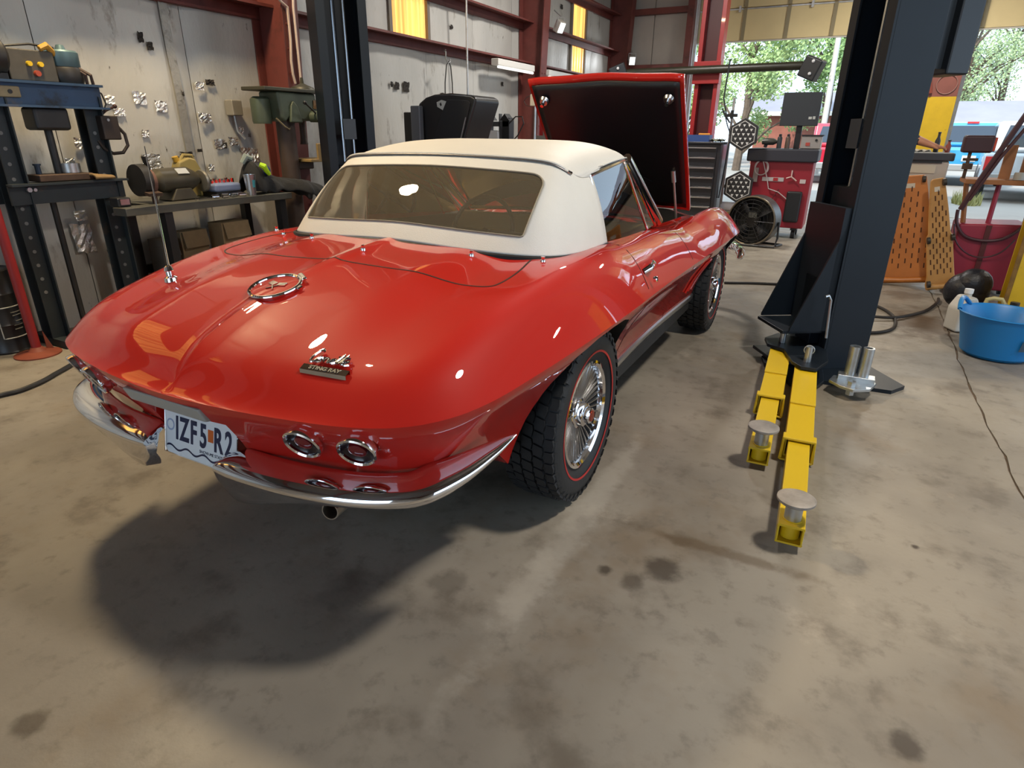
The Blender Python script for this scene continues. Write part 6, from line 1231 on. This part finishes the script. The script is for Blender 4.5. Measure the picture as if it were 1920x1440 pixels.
hb = house('low brick house with pale roof behind the dark monitor', -3.0, 1.7, 31, 37, 2.15, 3.1, BRK)
for x in (-.2, .95): w_ = part('window', MB().bx(x, x+.32, 30.95, 31.0, .9, 1.75), WHT, hb); part('pane', MB().bx(x+.04, x+.28, 30.94, 30.955, .95, 1.70), WINB, w_)
hw = house('long low white building with grey roof behind the parked cars', 4.2, 17, 33, 39, 1.75, 2.75, pm('wall_white', '#b5b0a8', .7), .3)
for x in (5.2, 7.4, 9.8, 12): w_ = part('window', MB().bx(x, x+.8, 32.95, 33.0, .8, 1.5), WHT, hw); part('pane', MB().bx(x+.06, x+.74, 32.94, 32.955, .86, 1.44), WINB, w_)
def car_out(label, x, y, rot, col, kind, w=1.85, L=4.6):
    t = thing('parked_vehicle', label, 'vehicle', (x, y, 0), rot, local=True, group='vehicles parked in the yard'); pt = pm('paint_' + col[1:], col, .3, coat=.8); tint = pm('tinted_glass', '#27313c', .08, coat=.5)
    h = w/2
    if kind == 'pickup': pr_ = [(-L/2,.45),(L/2,.45),(L/2,.90),(L*.28,1.02),(-L/2,1.02)]; gh = [(-.05,1.02),(1.35,1.02),(.95,1.68),(.12,1.70)]
    elif kind == 'suv': pr_ = [(-L/2,.40),(L/2,.40),(L/2,.85),(L*.25,1.0),(-L/2,1.0)]; gh = [(-L/2+.05,1.0),(1.2,1.0),(.75,1.62),(-L/2+.28,1.62)]
    else: pr_ = [(-L/2,.35),(L/2,.35),(L/2,.72),(L*.22,.92),(-L*.35,.96),(-L/2,.90)]; gh = [(-L*.38,.94),(1.0,.92),(.35,1.40),(-.85,1.42)]
    part('body', MB().prism(pr_, 'y', -h, h), pt, t, bevel=.09, seg=4)
    ca = part('cab', MB().prism(gh, 'y', -h+.12, h-.12), pt, t, bevel=.08, seg=3)
    x0 = gh[0][0]; x3 = gh[3][0]; zb, zt_ = gh[0][1], gh[3][1]
    a = Vector((x0, 0, zb)).lerp(Vector((x3, 0, zt_)), .18); b = Vector((x0, 0, zb)).lerp(Vector((x3, 0, zt_)), .86); nn = Vector((-(zt_-zb), 0, x3-x0)).normalized()*.012
    part('rear_window', MB().add([(a.x+nn.x, -h+.24, a.z+nn.z), (a.x+nn.x, h-.24, a.z+nn.z), (b.x+nn.x, h-.32, b.z+nn.z), (b.x+nn.x, -h+.32, b.z+nn.z)], [(0,1,2,3)]), tint, ca)
    for s in (-1, 1):
        part('side_window', MB().add([(gh[0][0]+.15, s*(h-.108), zb+.05), (gh[1][0]-.2, s*(h-.108), zb+.05), (gh[2][0]-.1, s*(h-.108), zt_-.10), (gh[3][0]+.1, s*(h-.108), zt_-.10)], [(0,1,2,3)]), tint, ca)
        part('tail_lamp', MB().box((-L/2+.02, s*(h-.12), pr_[-1][1]-.22), (.06, .15, .28)), pm('far_lamp_red', '#c02a2a', .3), t, bevel=.01)
        for wx in (-L*.30, L*.32): part('wheel', MB().lathe([(0,-.10),(.22,-.10),(.33,-.09),(.34,0),(.33,.09),(.22,.10),(0,.10)], (wx, s*(h-.08), .33), 'y', 22), RUBBER, t)
    part('rear_bumper', MB().box((-L/2-.03, 0, .50), (.12, w*.96, .18)), pm('bumper_grey', '#9a9a98', .4, .4), t, bevel=.03); part('number_plate', MB().box((-L/2-.02, 0, .74), (.02, .32, .15)), pm('far_plate', '#d5d5d0', .5), t)
    if kind == 'pickup': part('high_brake_lamp', MB().box((gh[3][0]-.02, 0, zt_+.0), (.05, .30, .05)), pm('far_lamp_red', '#c02a2a', .3), ca)
N90 = math.radians(90)
car_out('blue pickup truck parked beyond the second garage door', 4.45, 22.6, N90 - .08, '#2f86b4', 'pickup', 1.95, 5.3)
car_out('silver hatchback parked in front of the blue pickup', 5.05, 17.2, N90 - .12, '#b3b9bd', 'suv', 1.8, 4.4)
car_out('red sport utility vehicle parked behind the red console', .98, 21.0, N90 + .05, '#b01d33', 'suv', 1.85, 4.6)
car_out('pale blue car parked behind the yellow column', 2.9, 28.2, N90 + .02, '#8fb0cc', 'sedan', 1.8, 4.5)
car_out('white sedan parked far right beside the silver hatchback', 7.6, 18.5, N90 - .1, '#cfd0ce', 'sedan', 1.8, 4.5)
